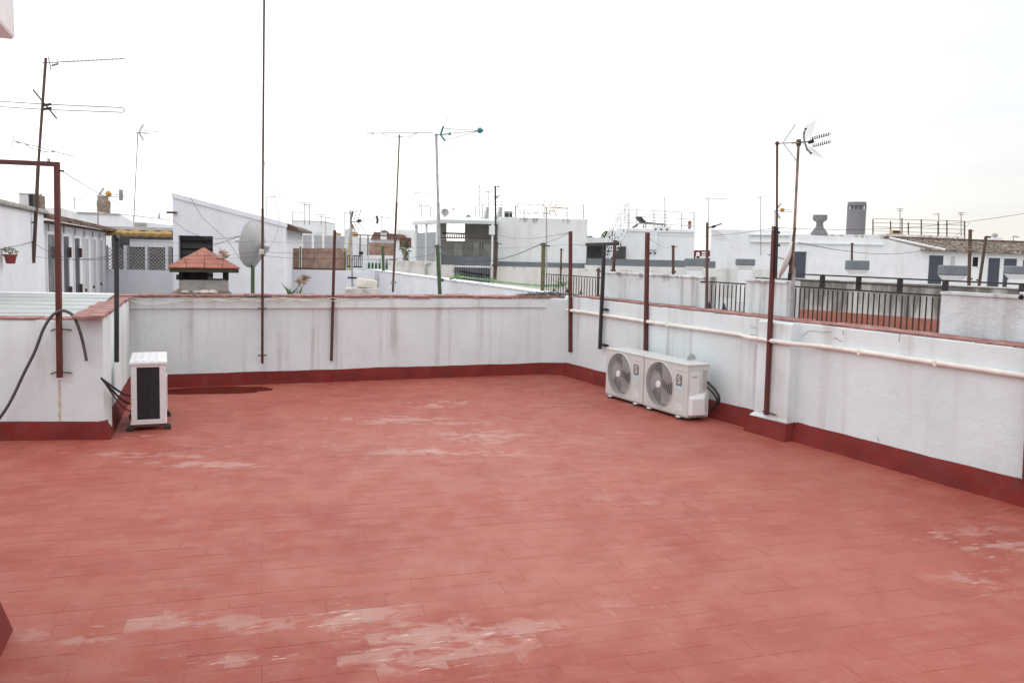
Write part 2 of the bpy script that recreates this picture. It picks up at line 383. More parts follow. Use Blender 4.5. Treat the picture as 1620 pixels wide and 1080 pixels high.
FLOOR = floor_material()

# ------------------------------------------------------------------ ground and terrace floor
gm = MB(); gm.add([(-6000, -3000, -14), (6000, -3000, -14), (6000, 8000, -14), (-6000, 8000, -14)], [(0, 1, 2, 3)])
g = gm.build('ground', paint('far_ground', (0.20, 0.19, 0.17), 0.9, 0.3, 0.02, bump=0)); g['kind'] = 'structure'
corner = BW.w(5.03, 0, 0)
poly = [(-9.0, -4.0), (8.5, -4.0)]
rwf = RW.w(15.0, 0, 0); poly = [(-9, -4), (rwf.x, -4), (rwf.x, rwf.y)]
c1 = BW.w(5.2, 0.15, 0); c0 = BW.w(-0.75, 0.15, 0); lq = LP.w(-5.5, 0.1, 0); lc = LP.w(0, 0.1, 0); lb = LS.w(2.6, 0.1, 0)
poly = [(-9.0, -4.0), (7.9, -4.0), tuple(RW.w(16.0, 0.1, 0).xy), tuple(c1.xy), tuple(c0.xy), tuple(lc.xy), tuple(lq.xy)]
n = len(poly)
fm = MB(); fm.add([(x, y, -0.0010) for x, y in poly]+[(x, y, -0.35) for x, y in poly], [tuple(range(n)), tuple(range(2*n-1, n-1, -1))]+[(i, i+n, (i+1) % n+n, (i+1) % n) for i in range(n)])
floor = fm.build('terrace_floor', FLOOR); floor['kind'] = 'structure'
def inside(x, y):
    c = False
    for i in range(n):
        x1, y1 = poly[i]; x2, y2 = poly[(i+1) % n]
        if (y1 > y) != (y2 > y) and x < (x2-x1)*(y-y1)/(y2-y1)+x1: c = not c
    return c
def project(w):
    c = CR.transposed() @ (Vector(w)-CO)
    if c.z > -0.2: return None
    return 810+FPX*c.x/-c.z, PCY-FPX*c.y/-c.z
ta = rad(TILE_A); ca, sa = math.cos(ta), math.sin(ta)
TL, TWD = 0.285, 0.1425
tiles = []
rnd = random.Random(3)
for r in range(-90, 110):
    for c in range(-70, 70):
        offc = (abs(r) % 2)*0.5
        u = (c-offc+0.5)*TL; v = (r+0.5)*TWD
        x, y = ca*u-sa*v, sa*u+ca*v
        if y < -3.4 or not inside(x, y): continue
        if y < 1.5 and abs(x) > 5: continue
        pr = project((x, y, 0))
        vis = pr is not None and -30 < pr[0] < 1650 and pr[1] < 1110
        tiles.append((0 if vis else 1, x*x+y*y, x, y))
tiles.sort()
def tile_mesh(m, M=None, b=0.0014, h=0.0026, gap=0.0):
    a, c = TL/2-gap, TWD/2-gap
    vs = [(-a+b, -c+b, 0), (a-b, -c+b, 0), (a-b, c-b, 0), (-a+b, c-b, 0), (-a, -c, -h), (a, -c, -h), (a, c, -h), (-a, c, -h)]
    if M: vs = [M @ Vector(p) for p in vs]
    m.add(vs, [(0, 1, 2, 3), (0, 4, 5, 1), (1, 5, 6, 2), (2, 6, 7, 3), (3, 7, 4, 0)])
tm = MB(); tile_mesh(tm); proto_tile = None
rest = MB()
for k, (vv, d2, x, y) in enumerate(tiles):
    dz = rnd.uniform(-0.0004, 0.0004); rx_, ry_ = rnd.gauss(0, 0.004), rnd.gauss(0, 0.003)
    if rnd.random() < 0.13: dz -= rnd.uniform(0.0004, 0.0012); rx_ *= 2.0; ry_ *= 1.6
    if k < 300:
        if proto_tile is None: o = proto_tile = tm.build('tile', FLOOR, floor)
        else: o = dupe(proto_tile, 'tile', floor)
        o.location = (x, y, dz); o.rotation_euler = (rx_, ry_, ta+rnd.gauss(0, 0.004))
    else:
        tile_mesh(rest, Matrix.Translation((x, y, dz)) @ Matrix.Rotation(ta+rnd.gauss(0, 0.004), 4, 'Z') @ Matrix.Rotation(rx_, 4, 'X') @ Matrix.Rotation(ry_, 4, 'Y'))
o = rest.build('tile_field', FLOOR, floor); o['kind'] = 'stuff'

# puddle left on the paint by the back parapet
pm = MB(); pts = []
for i in range(48):
    t = 2*math.pi*i/48
    w = 1+0.16*noise.noise(Vector((math.cos(t)*2, math.sin(t)*2, 3.3)))+0.10*noise.noise(Vector((math.cos(t)*6, math.sin(t)*6, 1.3)))
    cx = G(338, 617.5); pts.append((cx.x+math.cos(t)*0.66*w*(1.0 if math.cos(t) < 0 else 1.0)*ca-math.sin(t)*0.25*w*sa, cx.y+math.cos(t)*0.66*w*sa+math.sin(t)*0.25*w*ca))
pm.add([(x, y, 0.0035) for x, y in pts]+[(x, y, -0.003) for x, y in pts], [tuple(range(48))]+[(i, i+48, (i+1) % 48+48, (i+1) % 48) for i in range(48)])
wm, wt_, wb = nodes_of('standing_water'); wb.inputs['Base Color'].default_value = (0.09, 0.018, 0.012, 1); wb.inputs['Roughness'].default_value = 0.04
tag(pm.build('puddle', wm), 'dark wet puddle of rainwater on the red floor before the back parapet', 'puddle')

# ------------------------------------------------------------------ parapets
SKP = [(-0.058, -0.003), (-0.040, 0.05), (-0.016, 0.142), (-0.008, 0.152), (0.03, 0.150), (0.03, -0.003)]
def coping(parent, x0, x1, y0, y1, z, step, rot=0.0, seed=1, th=0.026, gap=0.008):
    r = random.Random(seed); nn = max(1, int(round((x1-x0)/step))); s = (x1-x0)/nn; first = None
    cs, sn = math.cos(rot), math.sin(rot)
    for i in range(nn):
        if first is None:
            m = MB(); hx, hy = (s-gap)/2, (y1-y0)/2
            m.box(-hx, hx, -hy, hy, -th, 0); first = m.build('coping_tile', RED_TILE, parent, bevel=0.005); o = first
        else: o = dupe(first, 'coping_tile', parent)
        x, y = x0+s*(i+.5), (y0+y1)/2+r.gauss(0, 0.006)
        o.location = (cs*x-sn*y, sn*x+cs*y, z+r.gauss(0, 0.0035)); o.rotation_euler = (r.gauss(0, 0.012), r.gauss(0, 0.008), rot+r.gauss(0, 0.01))
# back parapet
root = on(BW, 'parapet_wall', 'long streaked white parapet with red tile coping and red skirting behind the puddle', 'wall')
X0, X1 = -0.72, 5.22
strip([(0, -0.35), (0, 0.14), (0.003, 0.4), (-0.002, 0.7), (0, 0.905), (-0.032, 0.918), (-0.036, 1.0), (-0.026, 1.043), (0.23, 1.045), (0.23, -0.35)], X0, X1, 90, 0.007, 1.6, 2.0).build('wall', WHITE_BACK, root, smooth=True)
strip(SKP, X0+.1, X1, 110, 0.006, 2.2, 4.0, {2: 0.010, 3: 0.010}).build('skirting', RED_SK, root, smooth=True)
coping(root, X0+0.12, X1-0.12, -0.055, 0.25, 1.074, 0.285, seed=5)
# mortar squeezed out under the coping
mm = MB(); r = random.Random(9); x = X0+.2
while x < X1-.3:
    L = r.uniform(0.05, 0.35); mm.box(x, x+L, -0.050+r.uniform(0, .012), 0.0, 1.040, 1.049+r.uniform(0, .003)); x += L+r.uniform(0.01, 0.12)
mm.build('mortar_bed', paint('lime_mortar', (0.62, 0.56, 0.52), 0.9, 0.3, 14, dirt=(0.2, 0.13, 0.1), dirt_amt=0.6, bump=0.6), root, bevel=0.005)
# right parapet with its pilaster
root = on(RW, 'parapet_wall', 'white parapet with pilaster and hairline cracks running behind the two air conditioners', 'wall')
strip([(0, -0.35), (0, 0.14), (0.003, 0.4), (-0.003, 0.75), (0, 0.95), (0, 1.068), (0.018, 1.082), (0.26, 1.082), (0.26, -0.35)], -0.05, 15.0, 200, 0.008, 1.3, 12.0).build('wall', WHITE, root, smooth=True)
px0, px1 = 3.78, 4.20
pil = strip([(-0.10, 0.10), (-0.10, 0.5), (-0.10, 0.9), (-0.098, 1.055), (-0.075, 1.070), (0.02, 1.070), (0.02, 0.10)], px0, px1, 8, 0.005, 3, 3.3).build('pilaster', WHITE, root, smooth=True)
SKR = [(-0.075, -0.003), (-0.055, 0.06), (-0.020, 0.158), (-0.010, 0.170), (0.03, 0.168), (0.03, -0.003)]
strip(SKR, -0.03, px0-.03, 70, 0.006, 2.2, 14.0, {2: 0.012, 3: 0.012}).build('skirting', RED_SK, root, smooth=True)
strip(SKR, px1+.03, 15.0, 200, 0.006, 2.2, 24.0, {2: 0.012, 3: 0.012}).build('skirting', RED_SK, root, smooth=True)
sk = MB(); a, b_, c_, d_ = px0-.07, px1+.045, px0-.02, px1+.012
sk.add([(a, .02, -.003), (a, -.175, -.003), (b_, -.175, -.003), (b_, .02, -.003), (c_, .02, .165), (c_, -.118, .150), (d_, -.118, .150), (d_, .02, .165)], [(0, 1, 5, 4), (1, 2, 6, 5), (2, 3, 7, 6), (4, 5, 6, 7), (3, 0, 4, 7), (0, 3, 2, 1)])
sk.build('skirting', RED_SK, root, bevel=0.012)
ml = MB(); ml.add([(px0-.05, .0, .150), (px0-.05, -.13, .150), (px1, -.108, .150), (px1, 0, .150), (px0-.01, 0, .20), (px0-.01, -.101, .19), (px1-.005, -.101, .19), (px1-.005, 0, .2)], [(0, 1, 5, 4), (1, 2, 6, 5), (2, 3, 7, 6), (4, 5, 6, 7), (3, 0, 4, 7), (0, 3, 2, 1)])
ml.build('mortar_foot', WHITE, root, bevel=0.01)
coping(root, 0.15, 15.0, 0.004, 0.27, 1.095, 0.285, seed=15, th=0.014, gap=0.004)
# corner pier where back and right parapets meet
sp = MB(); q0 = RW.loc(BW.w(4.72, -0.004, 0)); q1 = RW.loc(BW.w(5.1, 0.1, 0))
sp.add([(q0.x, q0.y, 0.14), (0.02, -0.004, 0.14), (0.05, 0.15, 0.14), (q1.x, q1.y, .14), (q0.x, q0.y, 1.04), (0.02, -0.004, 1.04), (0.05, .15, 1.04), (q1.x, q1.y, 1.04)], [(0, 1, 5, 4), (1, 2, 6, 5), (4, 5, 6, 7), (2, 3, 7, 6), (3, 0, 4, 7)])
sp.build('corner_pier', WHITE, root, bevel=0.012)
sp = MB(); e0 = RW.loc(BW.w(4.70, -0.05, 0)); e1 = RW.w(0.05, -0.07, 0); e1 = RW.loc(e1)
sp.add([(e0.x-.01, e0.y-.01, -.003), (e1.x+.03, e1.y-.01, -.003), (0.1, .1, -.003), (q1.x, q1.y, -.003), (q0.x, q0.y-.02, .155), (0.03, -.02, .165), (0.06, .12, .16), (q1.x, q1.y, .155)], [(0, 1, 5, 4), (1, 2, 6, 5), (4, 5, 6, 7), (2, 3, 7, 6), (3, 0, 4, 7)])
sp.build('skirting', RED_SK, root, bevel=0.01)
def crack(pts, root, fr):
    m = MB()
    P3 = []
    for (x, y) in pts:
        q = fr.px(x, y, -0.0065); P3.append(q)
    out = []
    for a, b in zip(P3, P3[1:]):
        for k in range(4):
            t = k/4; q = a.lerp(b, t); out.append(Vector((q.x+random.gauss(0, .003), -0.0055, q.z+random.gauss(0, .003))))
    m.path(out, 0.0016, 4); return m.build('crack', paint('crack_shadow', (0.16, 0.12, 0.11), 0.9, 0.1), root)
for pts in ([(1268, 533), (1277, 524), (1290, 523), (1303, 526), (1318, 524)], [(1318, 535), (1323, 534), (1327, 538), (1335, 541)], [(1333, 522), (1334, 532)], [(1423, 528), (1422, 545)], [(1388, 690), (1390, 700)], [(1186, 516), (1200, 520)]):
    crack(pts, root, RW)
# left parapet (L-shaped)
root = on(LP, 'parapet_wall', 'low white parapet corner with red skirting under the red pipe frame and the hose', 'wall')
HL = 1.0
dA = LS.a-LP.a
strip([(0, -0.35), (0, 0.14), (0.004, 0.4), (-0.003, 0.75), (0, HL-.02), (0.012, HL), (0.2, HL), (0.2, -0.35)], -6.5, 0.0, 70, 0.007, 1.7, 31.0).build('wall', WHITE, root, smooth=True)
strip([(0, -0.35), (0, 0.14), (0.004, 0.4), (-0.003, 0.75), (0, HL+.0), (0.012, HL+.02), (0.2, HL+.02), (0.2, -0.35)], 0.045, 2.75, 40, 0.006, 1.7, 41.0).build('wall', WHITE, root, rot=(0, 0, dA), smooth=True)
SKL = [(-0.060, -0.003), (-0.045, 0.05), (-0.016, 0.138), (-0.008, 0.148), (0.03, 0.146), (0.03, -0.003)]
strip(SKL, -6.5, 0.0, 70, 0.005, 2.2, 51.0, {2: 0.006, 3: 0.006}).build('skirting', RED_SK, root, smooth=True)
strip(SKL, 0.02, 2.7, 40, 0.005, 2.2, 61.0, {2: 0.008, 3: 0.008}).build('skirting', RED_SK, root, rot=(0, 0, dA), smooth=True)
ck = MB(); ck.add([(-.03, -.061, -.003), (.0755, -.061, -.003), (.049, .062, -.003), (-.03, .05, -.003), (-.03, -.017, .152), (.026, -.019, .152), (.016, .052, .152), (-.03, .05, .152)], [(0, 1, 5, 4), (1, 2, 6, 5), (4, 5, 6, 7), (2, 3, 7, 6), (3, 0, 4, 7)]); ck.build('skirting', RED_SK, root, bevel=.008)
coping(root, -0.12, 2.62, -0.012, 0.225, HL+.047, 0.285, rot=dA, seed=25)
coping(root, -6.5, -0.24, 0.0, 0.2, HL+.018, 0.285, seed=35, th=0.016)
q = LP.px(93, 600, 0); MB().prism([(q.x-.006, .155), (q.x+.007, .155), (q.x+.009, .38), (q.x+.004, .50), (q.x-.003, .50), (q.x-.006, .35)], -.0065, .0).build('rust_stain', paint('rust_run', (.60, .50, .38), .9, .3, 30, dirt=(.66, .64, .60), dirt_amt=.8), root)

# stair house beside the camera: only its roof corner and the foot of its wall reach into the picture
st = G(22, 994); SH = Fr((st.x, st.y), 111.0)
root = on(SH, 'stair_house', 'white stair house with overhanging flat roof slab and red skirting', 'building')
mh = MB(); mh.box(-5.5, -0.05, 0.075, 3.2, -0.003, 2.52); mh.build('wall', WHITE, root, bevel=0.012)
hs = MB()
hs.add([(-5.5, 0, 0), (0, 0, 0), (0, 3.2, 0), (-5.5, 3.2, 0), (-5.5, .045, .165), (-.035, .045, .165), (-.025, 3.2, .165), (-5.5, 3.2, .165)], [(0, 1, 5, 4), (1, 2, 6, 5), (4, 5, 6, 7), (2, 3, 7, 6), (3, 0, 4, 7)])
hs.build('skirting', RED_SK, root, bevel=0.012)
tp = SH.px(24, 64, -0.12)
rs_ = MB(); rs_.box(-5.7, tp.x, -0.12, 3.4, tp.z, tp.z+0.32); rs_.build('roof_slab', WHITE_B, root, bevel=0.012)

# ------------------------------------------------------------------ pipe along the right parapet, and ledge brackets
m = MB(); pts = []
for i in range(60):
    x = 0.06+i*0.2; y = -0.026 if not (px0-.12 < x < px1+.12) else -0.125
    pts.append((x, y+0.0, 0.893+0.006*noise.noise(Vector((x*.7, 0, 0)))))
m.path(pts, 0.021, 10)
root = on(RW, 'wall_pipe', 'cream painted pipe fixed along the upper face of the pipe-lined parapet', 'pipe')
m.build('pipe', PIPE_W, root, smooth=True)
for x in (0.9, 2.3, 3.6, 4.9, 5.6, 6.6): MB().box(x-.012, x+.012, -.052, 0.004, .868, .915).build('clip', PIPE_W, root, bevel=.004)

# ------------------------------------------------------------------ posts
def post(fr, bx, by, tx, ty, off, w, h, mat, label, name='steel_post', holes=True, brackets=(), group=None, u=True):
    a = fr.px(bx, by, off); b = fr.px(tx, ty, off)
    root = on(fr, name, label, 'post', group)
    if u:     # folded U-channel, open to the back
        m = MB(); t = 0.006
        d = b-a
        for (x0, x1, y0, y1) in ((-w/2, w/2, 0, t), (-w/2, -w/2+t, t, h), (w/2-t, w/2, t, h)):
            m.add([(a.x+x0, off+y0, a.z), (a.x+x1, off+y0, a.z), (a.x+x1, off+y1, a.z), (a.x+x0, off+y1, a.z),
                   (b.x+x0, off+y0, b.z), (b.x+x1, off+y0, b.z), (b.x+x1, off+y1, b.z), (b.x+x0, off+y1, b.z)],
                  [(0,3,2,1),(4,5,6,7),(0,1,5,4),(1,2,6,5),(2,3,7,6),(3,0,4,7)])
        m.build('channel', mat, root)
    else:
        MB().bar((a.x, off+h/2, a.z), (b.x, off+h/2, b.z), w, h).build('tube', mat, root, bevel=0.003)
    if holes:
        for k in (-1, 1):
            MB().tube((b.x+k*w*.22, off-.002, b.z-.03), (b.x+k*w*.22, off+.004, b.z-.03), .005, 8).build('bolt', GALV, root)
    for py in brackets:
        q = fr.px(bx+(tx-bx)*(by-py)/(by-ty), py, off)
        MB().bar((q.x-.05, off+h*.6, q.z), (q.x+.11, off+h*.6, q.z-.004), .012, .012).build('bracket', RUST, root)
    return root, a, b
post(RW, 900, 557, 900.5, 366, -0.048, 0.036, 0.04, RED_POST, 'red steel post nearest the corner of the two parapets')
post(RW, 1019, 560, 1022, 368, -0.05, 0.036, 0.042, RED_POST, 'red steel post rising behind the two air conditioners', brackets=(511,))
post(RW, 1210, 656, 1223, 358, -0.145, 0.034, 0.034, RED_POST, 'tall thick red steel post fixed to the pilaster', brackets=(541, 652))
post(RW, 1620.5, 762, 1641, 350, -0.05, 0.034, 0.034, RED_POST, 'red steel post below the small floodlight, with no other post beyond it')
root, a, b = post(RW, 947, 552, 954, 388, -0.07, 0.038, 0.038, BLACK, 'black steel post with a cross arm at its top', holes=False, u=False)
q0 = RW.px(930, 387, -.06); q1 = RW.px(984, 385.5, -.06)
MB().bar((q0.x-.05, -.05, q0.z), (q1.x-.1, -.05, q1.z), .035, .04).build('cross_arm', BLACK, root, bevel=.003)
for py in (489, 545):
    q = RW.px(950, py, -.06); MB().box(q.x, q.x+.10, -.06, -.03, q.z-.016, q.z+.016).build('bracket', BLACK, root, bevel=.003)
    MB().tube((q.x+.085, -.045, q.z), (q.x+.085, .02, q.z), .012, 8).build('bolt', BLACK, root)
post(BW, 524.5, 571, 530, 364, -0.06, 0.032, 0.032, RED_POST2, 'slim red post leaning slightly before the back parapet', holes=False, u=False)
# tall antenna pole on the back parapet
root = on(BW, 'tall_pole', 'very tall thin rusty pole clamped to the back parapet and rising out of view', 'pole')
a = BW.px(415, 575, -.085); b = BW.px(415.5, 330, -.085); c = BW.px(418.5, -90, -.085)
MB().tube(a, b, .0155, 10).build('lower_pole', RED_POST2, root, smooth=True); MB().tube(b, c, .0125, 10).build('upper_pole', RUST, root, smooth=True)
for py in (488, 562):
    q = BW.px(415, py, -.085); MB().bar((q.x-.05, -.085, q.z), (q.x+.05, -.085, q.z), .014, .014).build('clamp', RUST, root)
    MB().bar((q.x, -.085, q.z), (q.x, .01, q.z), .012, .012).build('clamp_stud', RUST, root)
q = BW.px(414, 398, -.085); MB().lathe([(.028, -.03), (.03, -.01), (.026, .03)], 10, Matrix.Translation(q)).build('tape_wrap', CABLE_W, root, smooth=True)
# black post by the left corner
a = LS.px(184.5, 573, -.07); b = LS.px(184.5, 374, -.07)
root = on(LS, 'steel_post', 'black steel post with short arm where the back parapet meets the hose-draped one', 'post')
MB().bar(a, b, .038, .038).build('tube', BLACK, root, bevel=.003)
MB().bar((b.x-.16, b.y, b.z), (b.x+.10, b.y, b.z), .032, .032).build('cross_arm', BLACK, root, bevel=.003)
# red pipe frame at the left
root = on(LP, 'pipe_frame', 'red steel frame of one post and a level beam bolted to the hose-draped parapet', 'frame')
a = LP.px(94.5, 597, -.055); b = LP.px(90, 260, -.055); e = LP.px(-190, 257, -.055)
MB().bar(a, b, .040, .040).build('post', RED_POST, root, bevel=.003)
MB().bar((b.x+.021, b.y, b.z), (e.x, b.y, b.z+.01), .038, .038).build('beam', RED_POST2, root, bevel=.003)
for py in (522, 590):
    q = LP.px(94, py, -.03); MB().path([(q.x-.07, -.02, q.z-.01), (q.x-.04, -.03, q.z+.006), (q.x+.04, -.03, q.z+.006), (q.x+.09, -.015, q.z+.0)], .006, 6).build('bracket', RUST, root)
q = LP.px(77, 256, -.055); MB().tube((q.x, b.y, b.z), (q.x, b.y, b.z+.045), .012, 8).build('stub', GALV, root)
q = LP.px(97, 270, -.055); MB().tube((b.x, b.y, q.z), (q.x+.02, b.y, q.z-.003), .009, 6).build('hook', RUST, root)

# ------------------------------------------------------------------ hose on the left parapet
m = MB(); hp = [(-25, 690), (0, 660), (18, 632), (38, 590), (55, 556), (68, 522), (80, 502), (92, 493), (104, 492), (116, 500), (125, 520), (132, 545), (137, 571)]
pts = [LP.px(x, y, -.10 if i < 11 else -.06) for i, (x, y) in enumerate(hp)]
sm = []
for i in range(len(pts)-1):
    p0, p1, p2, p3 = pts[max(i-1, 0)], pts[i], pts[i+1], pts[min(i+2, len(pts)-1)]
    for k in range(6):
        t = k/6; sm.append(0.5*((2*p1)+(-p0+p2)*t+(2*p0-5*p1+4*p2-p3)*t*t+(-p0+3*p1-3*p2+p3)*t**3))
sm.append(pts[-1]); m.path(sm, .0125, 10)
root = on(LP, 'garden_hose', 'thick grey hose looped over the red frame post on the hose-draped parapet', 'hose')
m.build('hose', HOSE, root, smooth=True)

# ------------------------------------------------------------------ air conditioners
def text_mesh(s, size):
    cu = bpy.data.curves.new('glyph', 'FONT'); cu.body = s; cu.size = size; cu.extrude = 0.0006; cu.offset = size*0.012; cu.align_x = 'CENTER'; cu.align_y = 'CENTER'
    o = bpy.data.objects.new('glyph', cu); C.objects.link(o); bpy.context.view_layer.update()
    me = bpy.data.meshes.new_from_object(o.evaluated_get(bpy.context.evaluated_depsgraph_get())); bpy.data.objects.remove(o)
    return me
def aircon(fr, x0, y0, label, group, tubes):
    """front face in the plane y = y0 of fr, local x to the right"""
    root = thing('air_conditioner', label, 'air conditioner', fr.w(x0, y0, 0), fr.a, group)
    W, D, H, zb = 0.735, 0.275, 0.505, 0.050
    zt = zb+H
    # shell: front panel ring round the fan opening + box behind
    fx, fz, R = 0.275, zb+0.258, 0.234
    m = MB(); N_ = 48; outer = []
    for i in range(N_):
        t = 2*math.pi*i/N_; c, s = math.cos(t), math.sin(t)
        x_lo, x_hi, z_lo, z_hi = 0.0, 0.56, zb, zt
        k = min((x_hi-fx)/c if c > 1e-6 else 9, (x_lo-fx)/c if c < -1e-6 else 9, (z_hi-fz)/s if s > 1e-6 else 9, (z_lo-fz)/s if s < -1e-6 else 9)
        outer.append((fx+c*k, 0, fz+s*k))
    inner = [(fx+R*math.cos(2*math.pi*i/N_), 0, fz+R*math.sin(2*math.pi*i/N_)) for i in range(N_)]
    deep = [(x, 0.07, z) for x, _, z in inner]
    m.add(outer+inner+deep, [(i, (i+1) % N_, N_+(i+1) % N_, N_+i) for i in range(N_)]+[(N_+i, N_+(i+1) % N_, 2*N_+(i+1) % N_, 2*N_+i) for i in range(N_)])
    cs_ = [(0, zb), (0.56, zb), (0.56, zt), (0, zt)]
    m.add([(x, 0, z) for x, z in cs_[:1]], [])
    m.box(0.56, W, 0, D, zb, zt)
    m.add([(0, 0, zb), (0.56, 0, zb), (0.56, D, zb), (0, D, zb), (0, 0, zt), (.56, 0, zt), (.56, D, zt), (0, D, zt)], [(0, 3, 2, 1), (4, 5, 6, 7), (2, 3, 7, 6), (3, 0, 4, 7)])
    # corners of the ring panel
    corners = [(0.56, zt), (0, zt), (0, zb), (0.56, zb)]
    for cx_, cz_ in corners:
        ds = sorted(range(N_), key=lambda i: (outer[i][0]-cx_)**2+(outer[i][2]-cz_)**2)[:2]
        m.add([(cx_, 0, cz_), outer[ds[0]], outer[ds[1]]], [(0, 1, 2)])
    shell = m.build('shell', ACWHITE, root)
    # rounded top lid
    MB().box(-0.006, W+0.006, -0.006, D+0.004, zt, zt+0.022).build('lid', ACWHITE, root, bevel=.008, seg=3)
    MB().box(0.0, W, 0.004, D, zb-0.018, zb).build('base_pan', ACGREY, root, bevel=.004)
    MB().lathe([(R+.004, 0), (R, 0.0)], 40, Matrix.Translation((fx, .068, fz)) @ Matrix.Rotation(math.pi/2, 4, 'X')).build('fan_well', paint('fan_well_grey', (0.17, 0.165, 0.16), 0.6, 0.1), root)
    # fan: three swept blades and hub
    fan = MB()
    for k in range(3):
        prev = None; vs = []
        for i in range(9):
            t0 = 2*math.pi*k/3+i*0.16
            for rr in (0.05, 0.13, 0.212):
                a_ = t0+rr*1.6; vs.append((fx+rr*math.cos(a_), 0.055-0.028*i/8, fz+rr*math.sin(a_)))
        fan.add(vs, [(i*3+j, i*3+j+1, i*3+j+4, i*3+j+3) for i in range(8) for j in range(2)])
    fan.build('fan', BLADE, root)
    gr = MB()
    for k in range(56):      # radial swirl wires
        t0 = 2*math.pi*k/56; pts = []
        for j in range(5):
            rr = 0.04+(R-0.042)*j/4; a_ = t0+0.35*(j/4)
            pts.append((fx+rr*math.cos(a_), -0.008-0.006*math.sin(math.pi*j/4), fz+rr*math.sin(a_)))
        gr.path(pts, 0.0017, 4)
    for rr in (0.075, 0.11, 0.145, 0.18, 0.21):
        gr.path([(fx+rr*math.cos(2*math.pi*i/36), -0.009, fz+rr*math.sin(2*math.pi*i/36)) for i in range(37)], 0.0018, 4)
    gr.build('fan_grille', ACGREY, root)
    MB().path([(fx+(R+.004)*math.cos(2*math.pi*i/48), -.004, fz+(R+.004)*math.sin(2*math.pi*i/48)) for i in range(49)], .006, 6).build('grille_rim', ACWHITE, root, smooth=True)
    MB().lathe([(.0, -.004), (.036, -.004), (.040, .002), (.036, .012), (0, .014)], 20, Matrix.Translation((fx, -.012, fz)) @ Matrix.Rotation(math.pi/2, 4, 'X')).build('hub', ACWHITE2, root, smooth=True)
    # pressed panel lines on the right of the front
    for z in (zt-.055,): MB().box(.545, .70, -.004, .002, z, z+.012).build('panel_rib', ACWHITE, root, bevel=.003)
    for z in (zb+.12, zb+.15, zb+.18, zb+.21): MB().box(.535, .69, -.003, .002, z, z+.008).build('panel_rib', ACWHITE, root, bevel=.002)
    # grey emblem: slanted square-ish badge cut by a light S stroke
    ez = zt-.155; ex_ = .60
    e = MB(); e.prism([(ex_-.046, ez-.055), (ex_+.030, ez-.062), (ex_+.048, ez-.040), (ex_+.044, ez+.052), (ex_-.034, ez+.060), (ex_-.046, ez+.040)], -.0022, .001); em = e.build('emblem', EMBLEM, root)
    me = text_mesh('S', 0.115); me.materials.append(ACWHITE)
    so = bpy.data.objects.new('emblem_stroke', me); C.objects.link(so); so.parent = em; so.location = (ex_, -.0036, ez); so.rotation_euler = (math.pi/2, 0, 0)
    MB().box(.575, .635, -.0015, .001, zb+.235, zb+.295).build('blue_sticker', STICK_B, root)
    s_ = MB().box(.56, .655, -.0015, .001, zb+.045, zb+.11).build('rating_label', STICK_W, root)
    for k in range(4): MB().box(.566, .62+.02*(k % 2), -.0022, -.0014, zb+.057+.012*k, zb+.060+.012*k).build('printed_line', ACGREY, s_)
    # right end: recessed handle plate, valve cover, small label
    MB().box(W-.002, W+.004, .03, .15, zb+.12, zt-.06).build('side_plate', ACWHITE2, root, bevel=.003)
    MB().box(W+.001, W+.006, .045, .12, zt-.115, zt-.10).build('handle_recess', ACGREY, root, bevel=.002)
    vc = MB(); vc.add([(W, .02, zb+.01), (W+.045, .03, zb+.01), (W+.045, .20, zb+.01), (W, .24, zb+.01), (W, .02, zb+.21), (W+.045, .03, zb+.18), (W+.045, .19, zb+.18), (W, .24, zb+.23)], [(0, 1, 5, 4), (1, 2, 6, 5), (2, 3, 7, 6), (4, 5, 6, 7), (0, 3, 2, 1)])
    vc.build('valve_cover', ACWHITE2, root, bevel=.008)
    MB().box(W-.002, W+.004, .19, .25, zb+.27, zt-.04).build('side_vent', ACGREY, root, bevel=.002)
    for x in (.10, .60):
        for y in (0.01, .24):
            MB().box(x-.026, x+.026, y-.022, y+.026, 0.016, 0.032).build('foot', PIPE_W, root, bevel=.006)
            MB().lathe([(.030, 0.0), (.032, .004), (.026, .018)], 12, Matrix.Translation((x, y, 0))).build('rubber_foot', RUBBER, root)
    if tubes:
        for k, (dy, dz) in enumerate(((.0, 0), (.02, -.05))):
            pts = []
            for i in range(15):
                t = i/14; pts.append((W-.02+.155*math.sin(math.pi*t)*(1-.3*k), .25+.09*t+dy*t, zb+.35+dz-(.30-.05*k)*t))
            MB().path(pts, .014-.004*k, 8).build('insulated_tube', RUBBER, root, smooth=True)
    return root
gl = 'matching air conditioners by the pipe-lined parapet'
ac1 = aircon(RW, 1.69, -0.43, 'cream outdoor air conditioner unit before the red post, pushed against its twin', gl, False)
ac2 = aircon(RW, 2.455, -0.44, 'cream outdoor air conditioner unit with black insulated tubes bending at its end', gl, True)
# crumpled bracket bit lying on the second unit
q = RW.px(1098, 571, -.16)
m = MB(); m.add([(-.05, 0, 0), (.05, .02, 0), (.06, .05, .01), (-.02, .06, 0), (.0, .02, .06), (.035, .04, .05)], [(0, 1, 4), (1, 2, 5), (1, 5, 4), (2, 3, 5), (3, 4, 5), (3, 0, 4)])
w_ = RW.w(q.x, -.20, .587)
tag(m.build('wall_hook', GALV, loc=w_), 'crumpled grey metal scrap lying on the air conditioner that has black tubes', 'scrap')

